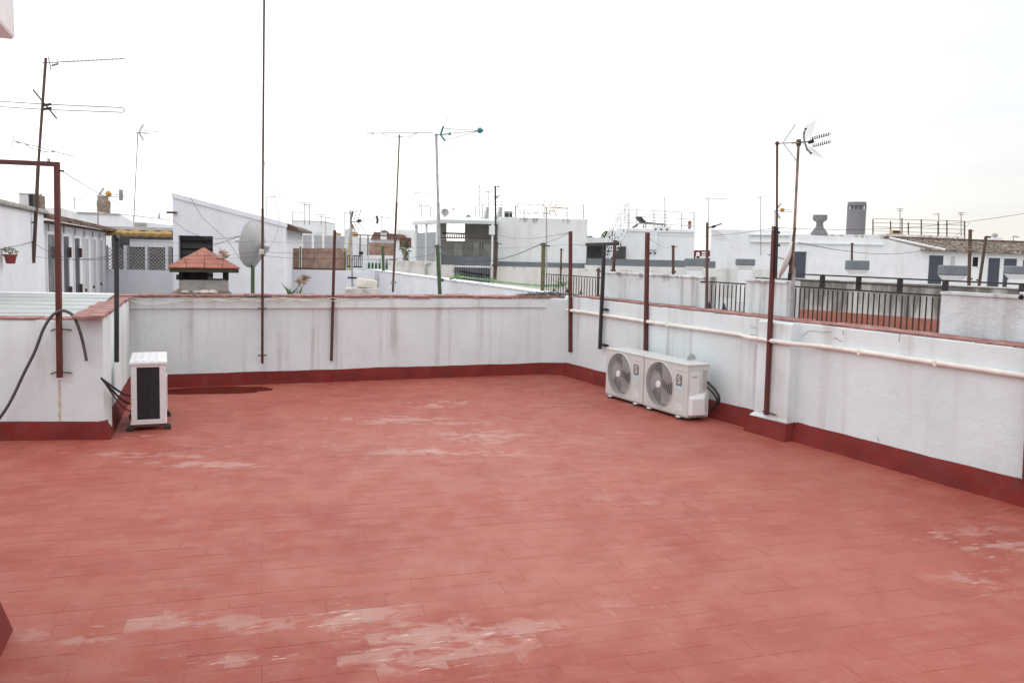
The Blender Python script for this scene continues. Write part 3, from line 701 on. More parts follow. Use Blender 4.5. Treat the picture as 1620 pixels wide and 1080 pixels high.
# the lone unit at the left, end on
AL = Fr((-3.335, 7.145), 23.0)
root = thing('air_conditioner', 'white outdoor air conditioner standing alone, dark coil end facing out', 'air conditioner', AL.w(0, 0, 0), AL.a)
W, D, zb, zt = 0.285, 0.70, 0.075, 0.585
m = MB(); t = .03
m.box(0, .048, 0, D, zb, zt); m.box(W-.052, W, 0, D, zb, zt); m.box(.048, W-.052, 0.03, D, zb, zt); m.box(.048, W-.052, 0, .03, zb, zb+.022); m.box(.048, W-.052, 0, .03, zt-.02, zt)
m.build('shell', ACWHITE2, root, bevel=.004)
MB().box(-.012, W+.012, -.012, D+.01, zt, zt+.032).build('lid', ACWHITE2, root, bevel=.01, seg=3)
for k in range(4): MB().box(.03+.06*k, .075+.06*k, .03, D-.04, zt+.032, zt+.038).build('lid_rib', ACWHITE2, root, bevel=.003)
MB().box(.05, W-.055, .016, .029, zb+.022, zt-.02).build('coil', ACDARK, root)
fn = MB()
for k in range(24):
    z = zb+.035+k*.0195; fn.box(.05+.10, W-.056, .008, .016, z, z+.004)
fn.build('coil_fins', paint('coil_fin', (0.055, 0.055, 0.06), 0.5, .1), root)
fv = MB()
for k in range(10): fv.box(.055+.018*k, .0575+.018*k, .010, .014, zb+.024, zt-.022)
fv.build('coil_guard', ACDARK, root)
MB().box(-.006, W+.006, 0.0, D, zb-.02, zb).build('base_pan', ACWHITE2, root, bevel=.004)
for y in (.03, D-.06):
    MB().bar((-.03, y, .042), (W+.03, y, .042), .035, .024).build('foot_rail', BROWN, root, bevel=.003)
    for x in (-.01, W+.01): MB().box(x-.03, x+.03, y-.03, y+.03, 0.0, .034).build('rubber_foot', RUBBER, root, bevel=.004)
MB().box(W, W+.012, .30, .5, zb+.05, zt-.15).build('valve_cover', ACWHITE2, root, bevel=.004)
# its pipes coming out of the left parapet
src = LS.w(*LS.px(160, 598, 0)); dst = AL.w(0.0, 0.45, 0.20)
for k in range(3):
    a = src+Vector((0, 0, -.012*k)); b = dst+Vector((0, .03*k, .05-.06*k)); pts = []
    for i in range(16):
        t = i/15; q = a.lerp(b, t); q.z -= .06*math.sin(math.pi*t)*(1+.5*k); q += Vector((.05*math.sin(math.pi*t)+.01*k, -.02*k*math.sin(math.pi*t), 0)); pts.append(q)
    tag(MB().path(pts, .009 if k < 2 else .006, 8).build('refrigerant_pipe', RUBBER, smooth=True), ['thick black pipe from the hose-draped parapet to the lone air conditioner', 'black pipe sagging from the hose-draped parapet to the lone air conditioner', 'thin black cable from the hose-draped parapet to the lone air conditioner'][k], 'pipe')
# loose cream cables lying along the back coping
for k in range(3):
    pts = []; r = random.Random(70+k)
    for i in range(40):
        t = i/39; x = -0.42+t*(4.0-.5*k) if k else -0.42+t*2.9
        x = -0.42+t*(2.85-.35*k)
        z = 1.045-.028*abs(math.sin(t*math.pi*(5+k)))-.012*k-.05*math.exp(-((t-.12)/.09)**2)*(k > 0)+.004*r.random()
        pts.append((x, -.066-.006*k, z))
    root = on(BW, 'loose_cable', ['cream cable draped along the top of the back parapet', 'sagging cream cable below the coping of the back parapet', 'short cream cable looped on the back parapet beside the black post'][k], 'cable')
    MB().path(pts, .0045, 6).build('cable', CABLE_W if k != 1 else CABLE_W, root, smooth=True)
q = BW.px(412, 478, -.07); q2 = BW.px(408, 470, -.07)

# ================================================================== the roofs around
ROOFGREY = paint('roof_screed', (0.34, 0.31, 0.29), 0.9, 0.25, 1.5, dirt=(0.2, 0.17, 0.15), dirt_amt=0.5)
SALMON = paint('salmon_terrace', (0.44, 0.20, 0.145), 0.8, 0.15, 2.5, dirt=(0.36, 0.15, 0.11), dirt_amt=0.5)
CREAM = plaster('whitewash_cream', (0.74, 0.73, 0.69), (0.34, 0.28, 0.22), 0.45, 3.0, mold=(0.20, 0.16, 0.13), mold_amt=0.55, ztop=1.28, zlen=0.5)
MOLDY = plaster('whitewash_mouldy', (0.58, 0.56, 0.53), (0.13, 0.11, 0.095), 0.95, 2.2, mold=(0.09, 0.075, 0.065), mold_amt=0.85, mthr=(0.70, 1.0), ztop=1.3, zlen=2.2)
BOXW = plaster('whitewash_box', (0.77, 0.785, 0.79), (0.36, 0.34, 0.32), 0.30, 3.0, mold=(0.15, 0.135, 0.12), mold_amt=0.85, ztop=2.80, zlen=0.5)
TERRA = paint('terracotta_roof', (0.17, 0.105, 0.075), 0.85, 0.4, 6, dirt=(0.06, 0.05, 0.04), dirt_amt=0.8, bump=0.5)
TERRA2 = paint('faded_roof_tile', (0.26, 0.215, 0.18), 0.9, 0.35, 3, dirt=(0.13, 0.11, 0.09), dirt_amt=0.8, bump=0.5)
CHTILE = paint('chimney_red_tile', (0.36, 0.135, 0.10), 0.75, 0.2, 9, dirt=(0.28, 0.20, 0.13), dirt_amt=0.6, bump=0.4)
MOSS = paint('mossy_edge', (0.055, 0.055, 0.03), 0.9, 0.3, 12, dirt=(0.14, 0.12, 0.09), dirt_amt=0.5)
DARK = paint('dark_interior', (0.012, 0.011, 0.011), 0.8, 0.2)
DOORB = paint('door_blue_black', (0.022, 0.030, 0.042), 0.4, 0.2, 3)
DOORG = paint('door_glass_grey', (0.085, 0.09, 0.10), 0.2, 0.15, 3)
DOORL = paint('door_light_grey', (0.50, 0.50, 0.51), 0.5, 0.1, 3)
DOORS = paint('door_slate', (0.052, 0.062, 0.085), 0.5, 0.12, 2)
CANVAS = paint('ochre_canvas', (0.50, 0.32, 0.12), 0.9, 0.25, 8, dirt=(0.40, 0.28, 0.15), dirt_amt=0.6)
LATT = paint('lattice_wood', (0.52, 0.50, 0.47), 0.8, 0.15)
DISH = paint('dish_grey', (0.41, 0.40, 0.405), 0.45, 0.08, 5, dirt=(0.35, 0.3, 0.28), dirt_amt=0.35, bump=0.03)
DISHW = paint('dish_white', (0.68, 0.68, 0.68), 0.45, 0.08, 5, dirt=(0.4, 0.36, 0.33), dirt_amt=0.35, bump=0.03)
REED = paint('reed_screen', (0.36, 0.235, 0.18), 0.9, 0.3, 5, dirt=(0.44, 0.33, 0.25), dirt_amt=0.6, bump=0.6)
BRICKC = paint('weathered_brick', (0.28, 0.21, 0.17), 0.9, 0.35, 9, dirt=(0.14, 0.11, 0.1), dirt_amt=0.6, bump=0.5)
TEAL = paint('teal_plastic', (0.045, 0.21, 0.20), 0.5, 0.15)
ORANGE = paint('orange_plastic', (0.55, 0.23, 0.045), 0.5, 0.15)
PLAST = paint('translucent_sheet', (0.43, 0.455, 0.45), 0.6, 0.1, 4, dirt=(0.30, 0.32, 0.31), dirt_amt=0.4)
LEAF = paint('leaf_green', (0.075, 0.12, 0.035), 0.7, 0.4, 3)
LEAFD = paint('leaf_dark', (0.03, 0.055, 0.02), 0.7, 0.4, 3)
DRY = paint('dry_grass', (0.42, 0.29, 0.22), 0.9, 0.3, 9)
POTRED = paint('pot_red', (0.26, 0.03, 0.025), 0.5, 0.15)
BLIND = paint('roller_blind', (0.33, 0.345, 0.355), 0.7, 0.08, 3)
GREENF = paint('fence_green', (0.03, 0.13, 0.06), 0.6, 0.2)
ROCK = paint('pale_stone', (0.58, 0.54, 0.50), 0.9, 0.3, 12, dirt=(0.3, 0.25, 0.2), dirt_amt=0.5, bump=0.5)
OCHRE = plaster('ochre_wall', (0.52, 0.38, 0.24), (0.3, 0.2, 0.14), 0.4)
GREYW = plaster('grey_render', (0.40, 0.41, 0.42), (0.22, 0.21, 0.2), 0.6, 2.0)

def deck(fr, x0, x1, y0, y1, z, mat, name='roof_deck', t=0.3):
    m = MB(); m.box(x0, x1, y0, y1, z-t, z); o = m.build(name, mat, loc=fr.o, rot=(0, 0, fr.a)); o['kind'] = 'structure'; return o
deck(BW, -16, 5.0, 0.24, 70, -0.25, ROOFGREY)
deck(RW, 2.55, 14, 0.5, 12.0, 0.36, SALMON)
deck(RW, -60, 2.5, 0.5, 45.0, -0.32, ROOFGREY)

def FP(px, py, d, a): q = P(px, py, d); return Fr((q.x, q.y), a)
def slab(root, fr, name, mat, x0, y0, x1, y1, off=0.0, t=0.2, bevel=0.0):
    s0, s1, z0, z1 = rect(fr, x0, y0, x1, y1, off)
    return MB().box(s0, s1, off, off+t, z0, z1).build(name, mat, root, bevel=bevel)
def wall_poly(root, fr, name, mat, pts, t, off=0.0, bevel=0.0):
    pl = [(lambda q: (q.x, q.z))(fr.px(x, y, off)) for x, y in pts]
    return MB().prism(pl, off, off+t).build(name, mat, root, bevel=bevel)
def block(name, label, cat, px0, px1, py, d, a, mat, deep=4.0, zb=-14.0, group=None, cap=None, capmat=None):
    fr = FP(px0, py, d, a); root = on(fr, name, label, cat, group)
    s0, s1, _, z1 = rect(fr, px0, py, px1, py+5)
    MB().box(0, s1-s0, 0, deep, zb, z1).build('wall', mat, root, bevel=.02)
    if cap: MB().box(-.04, s1-s0+.04, -.04, deep+.04, z1, z1+cap).build('coping', capmat or mat, root, bevel=.015)
    return root, fr, z1

# ------------------------------------------------------------------ left: store rooms with doors
SD = Fr((-6.954, 12.2), 111.4)
root = on(SD, 'store_building', 'white row of store rooms with six narrow doors and tiled eave', 'building')
MB().box(-4.5, 0.05, 0, 4.0, -14, 2.06).build('wall', WHITE_L, root, bevel=.02)
MB().box(0.05, 10.0, 0.03, 4.0, -14, 1.93).build('wall', WHITE_L, root)
MB().box(-4.6, 0.10, -.06, 4.1, 2.06, 2.115).build('roof_edge', CONC, root, bevel=.015)
ev = MB()      # barrel tile ends along the eave
for k in range(58):
    x = 0.14+k*0.175; n_ = 7; vs = []
    for (y, z) in ((-0.20, 1.955), (1.8, 2.40)):
        for i in range(n_):
            t = math.pi*i/(n_-1); vs.append((x+.085*math.cos(t), y+random.uniform(-.02, .02), z+.085*math.sin(t)-.01*k/62))
    ev.add(vs, [(i, i+1, i+1+n_, i+n_) for i in range(n_-1)]+[tuple(range(n_))])
ev.box(0.1, 10.2, -0.05, 1.7, 1.925, 1.965)
ev.build('tile_eave', TERRA, root)
def door(x0, y0, x1, mat, handle=False, latch=False, fr=SD, rt=None, off=0.03, frame=True):
    s0, s1, z0, z1 = rect(fr, x0, y0, x1, y0+20, off); zb = z1-2.0
    o = MB().box(s0+.05, s1-.05, off-.012, off+.03, zb, z1).build('door', mat, rt or root)
    if frame:
        f = MB(); f.box(s0, s0+.05, off-.03, off+.02, zb, z1+.05); f.box(s1-.05, s1, off-.03, off+.02, zb, z1+.05); f.box(s0+.05, s1-.05, off-.03, off+.02, z1, z1+.05)
        f.build('door_frame', WHITE_L, rt or root)
    if handle: MB().tube((s0+.16, off-.06, zb+.95), (s0+.16, off, zb+.95), .03, 8).build('handle', BLACK, o)
    if latch:
        for z in (z1-.25, z1-.95): MB().box(s1-.06, s1+.04, off-.06, off-.02, z-.12, z+.06).build('shutter_latch', BROWN, o)
    return o
for (x0, x1, y, mt, h, l) in ((71, 84, 371, DOORG, 0, 1), (96.5, 107, 374, DOORB, 0, 1), (115, 124, 377, DOORB, 0, 1), (130, 138, 378, DOORL, 1, 0), (143, 150, 379, DOORL, 1, 0), (155, 161, 380, DOORL, 1, 0)):
    door(x0, y, x1, mt, h, l)
for (x, y0, y1) in ((77, 351, 366), (101, 356, 370), (119, 361, 373), (133.5, 364, 376), (147, 366, 377), (157.5, 369, 378)):
    a = SD.px(x, y0, .0); b = SD.px(x, y1, .0); MB().tube(a, b, .014, 6).build('vent_tube', GALV, root)
q = SD.px(16.5, 404, -.09)
rp = on(SD, 'flower_pot', 'red flower pot with a small plant hung on the store room wall', 'plant pot')
c = Vector((q.x, -0.09, q.z))
MB().lathe([(.040, -.095), (.046, -.09), (.062, -.012), (.070, -.012), (.070, .012), (.064, .012), (.06, 0)], 18, Matrix.Translation(c)).build('pot', POTRED, rp, smooth=True)
MB().tube((c.x, -.04, c.z-.0), (c.x, .02, c.z+.01), .006, 6).build('hanger', RUST, rp)
def leaves(root, name, c, rx, ry, rz, nleaf, size, mat, seed=1, up=0.5):
    r = random.Random(seed); m = MB(); c = Vector(c)
    for _ in range(nleaf):
        while True:
            p = Vector((r.uniform(-1, 1), r.uniform(-1, 1), r.uniform(-1, 1)))
            if 0.25 < p.length < 1: break
        if noise.noise(p*2.3+Vector((seed, 0, 0))) < -0.12: continue
        q_ = c+Vector((p.x*rx, p.y*ry, p.z*rz)); d = Vector((r.uniform(-1, 1), r.uniform(-1, 1), r.uniform(-.4, 1)*up+.1)).normalized()
        s = size*r.uniform(.6, 1.3); w = d.orthogonal().normalized()*s*.32
        m.add([q_, q_+d*s*.5+w, q_+d*s, q_+d*s*.5-w], [(0, 1, 2, 3)])
    return m.build(name, mat, root)
leaves(rp, 'leaves', (c.x, c.y, c.z+.05), .10, .08, .045, 70, .045, paint('leaf_dusty', (.16, .19, .11), .8, .4, 5), 4)
# chiller box and stub chimney on the store roof
fr = FP(30, 325, 17.5, 8); root = on(fr, 'roof_air_conditioner', 'pale boxy air conditioner on the store roof behind the leaning aerial mast', 'air conditioner')
s0, s1, z0, z1 = rect(fr, 30, 307, 45, 327); s2 = fr.px(51, 320).x
MB().box(s0, s1, 0, .35, z0-.3, z1).build('shell', ACWHITE2, root, bevel=.01); MB().box(s1, s2, 0.03, .35, z0-.3, z1-.02).build('coil', ACDARK, root)
MB().box(s0-.02, s2+.02, -.02, .37, z1, z1+.03).build('lid', ACWHITE2, root, bevel=.006)
fr = FP(48, 325, 18.5, 8); root = on(fr, 'chimney', 'stub plaster and brick chimney on the store roof beside the pale box', 'chimney')
slab(root, fr, 'stack', BRICKC, 49, 309, 64, 338, t=.25); slab(root, fr, 'cap', CONC, 50, 305.5, 60, 309, t=.25)

# ------------------------------------------------------------------ corrugated cover over the light well behind the left parapet
root = on(LP, 'patio_cover', 'pale translucent sheet cover over the light well beyond the hose-draped parapet', 'roof')
for k in range(6):
    y0 = .23+k*.36; m = MB(); vs = []; nn = 40
    for j, (yy, zz_) in enumerate(((y0, .995+.013*k+.004), (y0+.375, .995+.013*k+.012))):
        for i in range(nn+1):
            x = -5.2+i*(5.2-.16-.222*yy)/nn; vs.append((x, yy, zz_))
    m.add(vs, [(i, i+1, nn+2+i, nn+1+i) for i in range(nn)])
    m.add([(x, y, z-.03) for x, y, z in vs], [(nn+1+i, nn+2+i, i+1, i) for i in range(nn)]); b0_ = 2*(nn+1); m.f += [(b0_+i, b0_+i+1, i+1, i) for i in range(nn)]
    m.build('panel', PLAST, root)
MB().box(-5.2, -.72, 2.42, 2.60, -.2, 1.085).build('ledge', paint('fresh_white', (0.82, 0.82, 0.82), .8, .05), root, bevel=.01)

# ------------------------------------------------------------------ lattice terrace, house with sloping roof
LT = FP(165, 440, 21.5, 10)
root = on(LT, 'lattice_wall', 'white wall topped by three wooden lattice panels under an ochre canvas', 'wall')
slab(root, LT, 'wall', WHITE_L, 160, 427, 275, 640, t=.25)
for (x0, x1) in ((160, 168), (195.5, 200.5), (229.5, 233), (261.5, 266)): slab(root, LT, 'pillar', WHITE_L, x0, 388, x1, 427, t=.2)
slab(root, LT, 'lintel', WHITE_L, 205, 379, 272, 391, t=.2)
slab(root, LT, 'post', paint('grey_post', (0.25, .24, .23), .7), 266.5, 390, 271.5, 427, off=-.05, t=.05)
for (x0, x1) in ((168.5, 195), (201, 229), (233.5, 261)):
    s0, s1, z0, z1 = rect(LT, x0, 392, x1, 427); m = MB(); st_ = .092; L = s1-s0; Hh = z1-z0
    for sgn in (1, -1):
        k = -Hh
        while k < L:
            a0 = max(0, k); b0 = min(L, k+Hh)
            if b0 > a0+.01:
                pa = (s0+a0, .05+.01*sgn, z0+(a0-k)); pb = (s0+b0, .05+.01*sgn, z0+(b0-k))
                if sgn < 0: pa = (s0+L-a0, pa[1], pa[2]); pb = (s0+L-b0, pb[1], pb[2])
                m.bar(pa, pb, .034, .01)
            k += st_
    m.build('lattice_panel', LATT, root)
MB().box(LT.px(160, 400).x, LT.px(272, 400).x, .9, 1.0, .5, 2.1).build('back_wall', paint('terrace_shade', (.10, .10, .105), .8, .2), root)  # shade behind the lattice put into this wall's dark colour
fr = LT; root = on(LT, 'awning', 'rolled ochre canvas awning with scalloped edge above the lattice panels', 'awning')
s0, s1, z0, z1 = rect(LT, 160, 363, 272, 375, -.15); m = MB(); vs = []; nn = 60
for i in range(nn+1):
    x = s0+(s1-s0)*i/nn; w = .012*math.sin(i*.9)+.01*math.sin(i*.37)
    vs += [(x, -.15, z0+.012*math.sin(i*.8)+.02), (x, -.19-.012*math.sin(i*.9), (z0+z1)/2+w*.5), (x, -.12, z1-.03+.02*math.sin(i*.5)), (x, .6, z1+.02), (x, .6, z1-.02), (x, -.08, z0+.06)]
m.add(vs, [(i*6+j, i*6+(j+1) % 6, (i+1)*6+(j+1) % 6, (i+1)*6+j) for i in range(nn) for j in range(6)])
m.build('canvas', CANVAS, root, smooth=True)
slab(root, LT, 'beam', DOORL, 160, 359, 272, 364, off=-.05, t=.6)

HS = FP(273, 400, 20.0, 9)
root = on(HS, 'sloped_house', 'lilac white roof house with a steep single slope and dark shuttered doorway', 'house')
d0, d1, dz0, dz1 = rect(HS, 282.5, 373, 337, 440)
tl = HS.px(273, 305); tr = HS.px(449, 352); zt = lambda x: tl.z+(tr.z-tl.z)*(x-tl.x)/(tr.x-tl.x)
m = MB()
m.prism([(tl.x, -14), (d0, -14), (d0, zt(d0)-.12), (tl.x, zt(tl.x)-.12)], 0, 5)
m.prism([(d1, -14), (tr.x, -14), (tr.x, zt(tr.x)-.12), (d1, zt(d1)-.12)], 0, 5)
m.prism([(d0, dz1), (d1, dz1), (d1, zt(d1)-.12), (d0, zt(d0)-.12)], 0, 5)
m.build('wall', WHITE_L, root)
MB().prism([(tl.x-.02, zt(tl.x)-.12), (tr.x+.02, zt(tr.x)-.12), (tr.x+.02, zt(tr.x)+.01), (tl.x-.02, zt(tl.x)+.01)], -.04, 5.05).build('roof_coping', WHITE_L, root, bevel=.015)
MB().box(d0, d1, .18, .22, -.25, dz1).build('shutter', DARK, root)
slats = None
for k in range(12):
    z = dz1-.10-k*.155
    if slats is None: slats = MB().box(d0+.02, d1-.02, .12, .17, -.055, .055).build('shutter_slat', paint('slat_black', (.02, .02, .024), .4), root); slats.location = (0, 0, z); slats.rotation_euler = (.35, 0, 0)
    else: dupe(slats, 'shutter_slat', root, (0, 0, z))
e0 = HS.px(449, 355); e1 = HS.px(468, 363)
m = MB(); m.prism([(e0.x, e0.z-.12), (e1.x, e1.z-.02), (e1.x, e1.z+.04), (e0.x, e0.z+.05)], .6, 4.8); m.build('rear_eave', BROWN, root)
q = HS.px(264, 336, -.1); MB().bar((tl.x+.1, -.03, q.z), (q.x, -.12, q.z), .05, .05).build('wire_bracket', RUST, root)

# stepped white block behind the lattice terrace
fr = FP(60, 340, 33, 5); root = on(fr, 'stepped_building', 'white block with stepped and sloping roofline behind the lattice terrace', 'building')
wall_poly(root, fr, 'wall', WHITE_B, [(55, 620), (272, 620), (272, 356), (231, 354), (212, 352), (190, 339), (150, 338), (121, 336), (97, 329), (55, 328)], 6)
wall_poly(root, fr, 'coping', CONC, [(121, 337.5), (190, 340.5), (190, 338), (121, 335)], 6.1, off=-.05)
wall_poly(root, fr, 'coping', CONC, [(212, 358), (231, 358), (231, 352.5), (212, 351.5)], 6.1, off=-.06)
fr = FP(149, 330, 41, 0); root = on(fr, 'chimney', 'round weathered brick chimney stump above the stepped white block', 'chimney')
s0, s1, z0, z1 = rect(fr, 149, 313, 169, 340); rr = (s1-s0)/2
MB().lathe([(rr, z0-.6), (rr, z0+.42), (rr*1.04, z0+.43), (rr*1.02, z1-.12), (rr*.75, z1-.1), (rr*.7, z1+.05), (rr*.5, z1+.1)], 16, Matrix.Translation((s0+rr, rr, 0))).build('stack', BRICKC, root, smooth=True)
fr = FP(250, 350, 260, 0); root = on(fr, 'church_spire', 'tiny far-off church belfry with pointed tip above the ochre awning', 'tower')
q = fr.px(250, 357); MB().box(q.x-.9, q.x+.9, 0, 1.8, -14, q.z+1).build('belfry', OCHRE, root); MB().lathe([(1.0, 0), (.7, 1.2), (.35, 1.4), (.3, 2.2), (.02, 3.6)], 8, Matrix.Translation((q.x, .9, q.z+1))).build('spire', GREYW, root)

# ------------------------------------------------------------------ chimney with a tiled pyramid cap, just behind the back parapet
CH = Fr(tuple(BW.w(0, .34, 0).xy), 22.0)
root = on(CH, 'tiled_chimney', 'square vent chimney with a red tiled pyramid cap behind the back parapet', 'chimney')
e0 = CH.px(268, 427); e1 = CH.px(378, 427); wd = e1.x-e0.x; zc = e0.z; cx = (e0.x+e1.x)/2; apz = CH.px(323, 393, wd/2).z
b0 = CH.px(283, 450, .1).x; b1 = CH.px(362, 450, .1).x; y0, y1 = .12, wd-.12
zlo = CH.px(323, 459, .1).z; zm = CH.px(323, 443, .1).z; zh = CH.px(323, 430, .1).z
MB().box(b0, b1, y0, y1, .3, zm).build('shaft', CONC, root, bevel=.012)
MB().add([(b0-.18, -.06, .98), (b1+.12, -.06, .98), (b1+.12, y1+.1, .98), (b0-.18, y1+.1, .98), (b0-.01, y0-.01, zlo-.01), (b1+.01, y0-.01, zlo-.01), (b1+.01, y1, zlo-.01), (b0-.01, y1, zlo-.01)], [(0, 1, 5, 4), (1, 2, 6, 5), (2, 3, 7, 6), (3, 0, 4, 7), (4, 5, 6, 7)]).build('flashing', BRICKC, root, bevel=.01)
for x in (b0, b1-.045):
    for y in (y0, y1-.045): MB().box(x, x+.045, y, y+.045, zm, zh+.02).build('corner_post', DARK, root)
MB().box(b0+.045, b0+.045+.5*(b1-b0), y0+.1, y1-.1, zm, zh+.02).build('flue', DARK, root)
MB().box(b0-.03, b0, y0+.02, y0+.1, zm+.0, zm+.06).build('hinge', BLACK, root)
MB().box(e0.x, e1.x, 0, wd, zc-.026, zc+.022).build('eave_slab', MOSS, root, bevel=.008)
apex = Vector((cx, wd/2, apz))
MB().add([(e0.x+.01, .01, zc+.022), (e1.x-.01, .01, zc+.022), (e1.x-.01, wd-.01, zc+.022), (e0.x+.01, wd-.01, zc+.022), apex-Vector((0, 0, .012))], [(0, 1, 4), (1, 2, 4), (2, 3, 4), (3, 0, 4), (3, 2, 1, 0)]).build('roof_core', MOSS, root)
cornersC = [Vector((e0.x-.01, -.01, zc+.024)), Vector((e1.x+.01, -.01, zc+.024)), Vector((e1.x+.01, wd+.01, zc+.024)), Vector((e0.x-.01, wd+.01, zc+.024))]
for s_ in range(4):
    A, B = cornersC[s_], cornersC[(s_+1) % 4]; nrm = (B-A).cross(apex-A).normalized()
    rows = 5
    for r_ in range(rows):
        t0, t1 = r_/rows, (r_+1)/rows-.008
        if r_ == rows-1: t1 = .99
        L0a, L0b = A.lerp(apex, t0), B.lerp(apex, t0); L1a, L1b = A.lerp(apex, t1), B.lerp(apex, t1)
        wid0 = (L0b-L0a).length; nt = max(1, int(round(wid0/.21))); sh = .5*(r_ % 2)
        cuts = sorted(set([0.0]+[min(1, max(0, (k+sh)/nt)) for k in range(nt+1)]+[1.0]))
        for k in range(len(cuts)-1):
            u0, u1 = cuts[k]+.004, cuts[k+1]-.004
            if u1-u0 < .03: continue
            # straight joints: same position along the eave for upper and lower edge
            def at(u, t):
                base = L0a.lerp(L0b, u)
                up_ = (apex-A.lerp(B, .5)); q_ = base+up_*(t-t0)
                lo_, hi_ = A.lerp(apex, t), B.lerp(apex, t)
                tt = max(0, min(1, (q_-lo_).dot((hi_-lo_))/max((hi_-lo_).length_squared, 1e-9))); return lo_.lerp(hi_, tt)
            pts = [at(u0, t0), at(u1, t0), at(u1, t1), at(u0, t1)]
            th = nrm*(.012+random.uniform(0, .004)); 
            MB().add([p for p in pts]+[p+th for p in pts], [(4, 5, 6, 7), (0, 1, 5, 4), (1, 2, 6, 5), (2, 3, 7, 6), (3, 0, 4, 7)]).build('roof_tile', CHTILE, root)
leaves(root, 'weed', CH.px(354, 403, wd*.2), .05, .05, .05, 60, .06, DRY, 8)
for k, (px, py, w_, cl) in enumerate(((293, 460, .05, 0), (311, 460.5, .05, 0), (323, 460, .06, 1), (336.5, 460, .06, 1))):
    q = BW.w(*BW.px(px, py, .16)); m = MB()
    prof = [(.001, -.6), (.7, -.5), (1, 0), (.75, .55), (.001, .75)]
    m.lathe([(r_*w_, z_*w_*.7) for r_, z_ in prof], 9); m.v = [(x*(1+.2*noise.noise(Vector((x*30+k, y*30, z*30)))), y*1.0*(1+.2*noise.noise(Vector((x*30, y*30+k, z*30)))), z) for x, y, z in m.v]
    tag(m.build('loose_stone', ROCK if cl else CONC, loc=(q.x, q.y, 1.095), rot=(0, 0, k), smooth=True), ['rounded grey stone at the chimney foot, farthest from the satellite dish', 'small grey stone between the stones by the tiled chimney', 'larger whitish stone in front of the tiled chimney', 'flat whitish stone at the chimney foot, nearest the satellite dish'][k], 'stone')

# ------------------------------------------------------------------ satellite dish on a green post
def dish(root, c, R, nrm, mat, depth=.14, n=28):
    Mx = Matrix.Translation(c) @ Vector(nrm).to_track_quat('Z', 'Y').to_matrix().to_4x4()
    prof = [(R*i/7+.001, depth*(i/7)**2) for i in range(8)]; back = [(R*i/7*1.0+.001, depth*(i/7)**2-.012) for i in range(7, -1, -1)]
    o = MB().lathe(prof+[(R+.008, depth+.002), (R+.008, depth-.014)]+back, n, Mx, cap=False).build('reflector', mat, root, smooth=True)
    return o, Mx
DS = Fr(tuple(P(400, 425, 12.3).xy), 10)
root = on(DS, 'satellite_dish', 'large grey satellite dish on a dark green post behind the tall pole', 'satellite dish')
c = DS.px(412, 387, 0)
o, Mx = dish(root, c+Vector((-.0, .0, 0)), .355, (-.90, .38, .10), DISH)
MB().bar((c.x+.02, -.04, c.z-.02), (c.x+.12, -.12, c.z-.07), .06, .09).build('mount', GALV, root, bevel=.005)
MB().bar((c.x+.10, -.10, c.z-.02), (c.x+.05, -.02, c.z-.16), .03, .05).build('mount', GALV, root, bevel=.005)
MB().bar(DS.px(400, 420, .02), DS.px(399.5, 590, .02), .05, .05).build('post', GREEN_P, root, bevel=.004)
MB().bar((c.x+.10, -.10, c.z-.06), DS.px(400, 424, .02), .03, .03).build('strut', GALV, root)
MB().path([Mx @ Vector((-.25, 0, .06)), Mx @ Vector((-.1, 0, .3)), Mx @ Vector((0, 0, .42))], .012, 6).build('feed_arm', GALV, root)

# plant and rubble on the roof behind the back parapet
fr = FP(460, 460, 12.2, 10); root = on(fr, 'agave_plant', 'spiky grey-green plant with a dry plume rising behind the back parapet', 'plant')
base = fr.px(458, 475); r = random.Random(5)
for k in range(13):
    ang = r.uniform(-1.1, 1.1); L = r.uniform(.22, .36); yy = r.uniform(-.15, .15); w = .018
    p0 = base+Vector((r.uniform(-.12, .12), yy, -.05)); p1 = p0+Vector((math.sin(ang)*L*.5, yy*.5, math.cos(ang)*L*.62)); p2 = p0+Vector((math.sin(ang)*L*1.05, yy, math.cos(ang)*L))
    MB().add([p0+Vector((-w, 0, 0)), p0+Vector((w, 0, 0)), p1+Vector((w*.8, .008, 0)), p2, p1+Vector((-w*.8, .008, 0)), p1+Vector((0, -.012, 0))], [(0, 1, 2, 5), (0, 5, 4), (5, 2, 3), (4, 5, 3)]).build('leaf', LEAF, root)
pl = MB(); s0 = fr.px(466, 470); s1 = fr.px(473, 447); s2 = fr.px(487, 437); pl.path([s0, s1, s2], .006, 5)
for _ in range(160):
    t = r.random(); q = s1.lerp(s2, t); d = Vector((r.gauss(0, .05), r.gauss(0, .04), r.gauss(.0, .035))); w = Vector((.008, 0, .006)); pl.add([q, q+d*.5+w, q+d, q+d*.5-w], [(0, 1, 2, 3)])
pl.build('dry_plume', DRY, root)
fr = FP(580, 455, 13.2, 10); root = on(fr, 'plastic_tub', 'cream rounded tub tipped behind the back parapet', 'tub')
q = fr.px(580, 457); rr = .17
MB().lathe([(rr*.72, -.07), (rr*.95, -.05), (rr*1.0, .06), (rr*.95, .075), (rr*.8, .06), (rr*.5, .05), (.01, .055)], 20, Matrix.Translation((q.x, .1, q.z+.075)) @ Matrix.Rotation(.12, 4, 'Y')).build('bowl', paint('cream_plastic', (.70, .66, .56), .5, .1, dirt=(.5, .42, .3), dirt_amt=.5), root, smooth=True)
MB().box(q.x-.34, q.x+.2, -.1, .3, q.z-.4, q.z+.012).build('support', ROCK, root, bevel=.02)

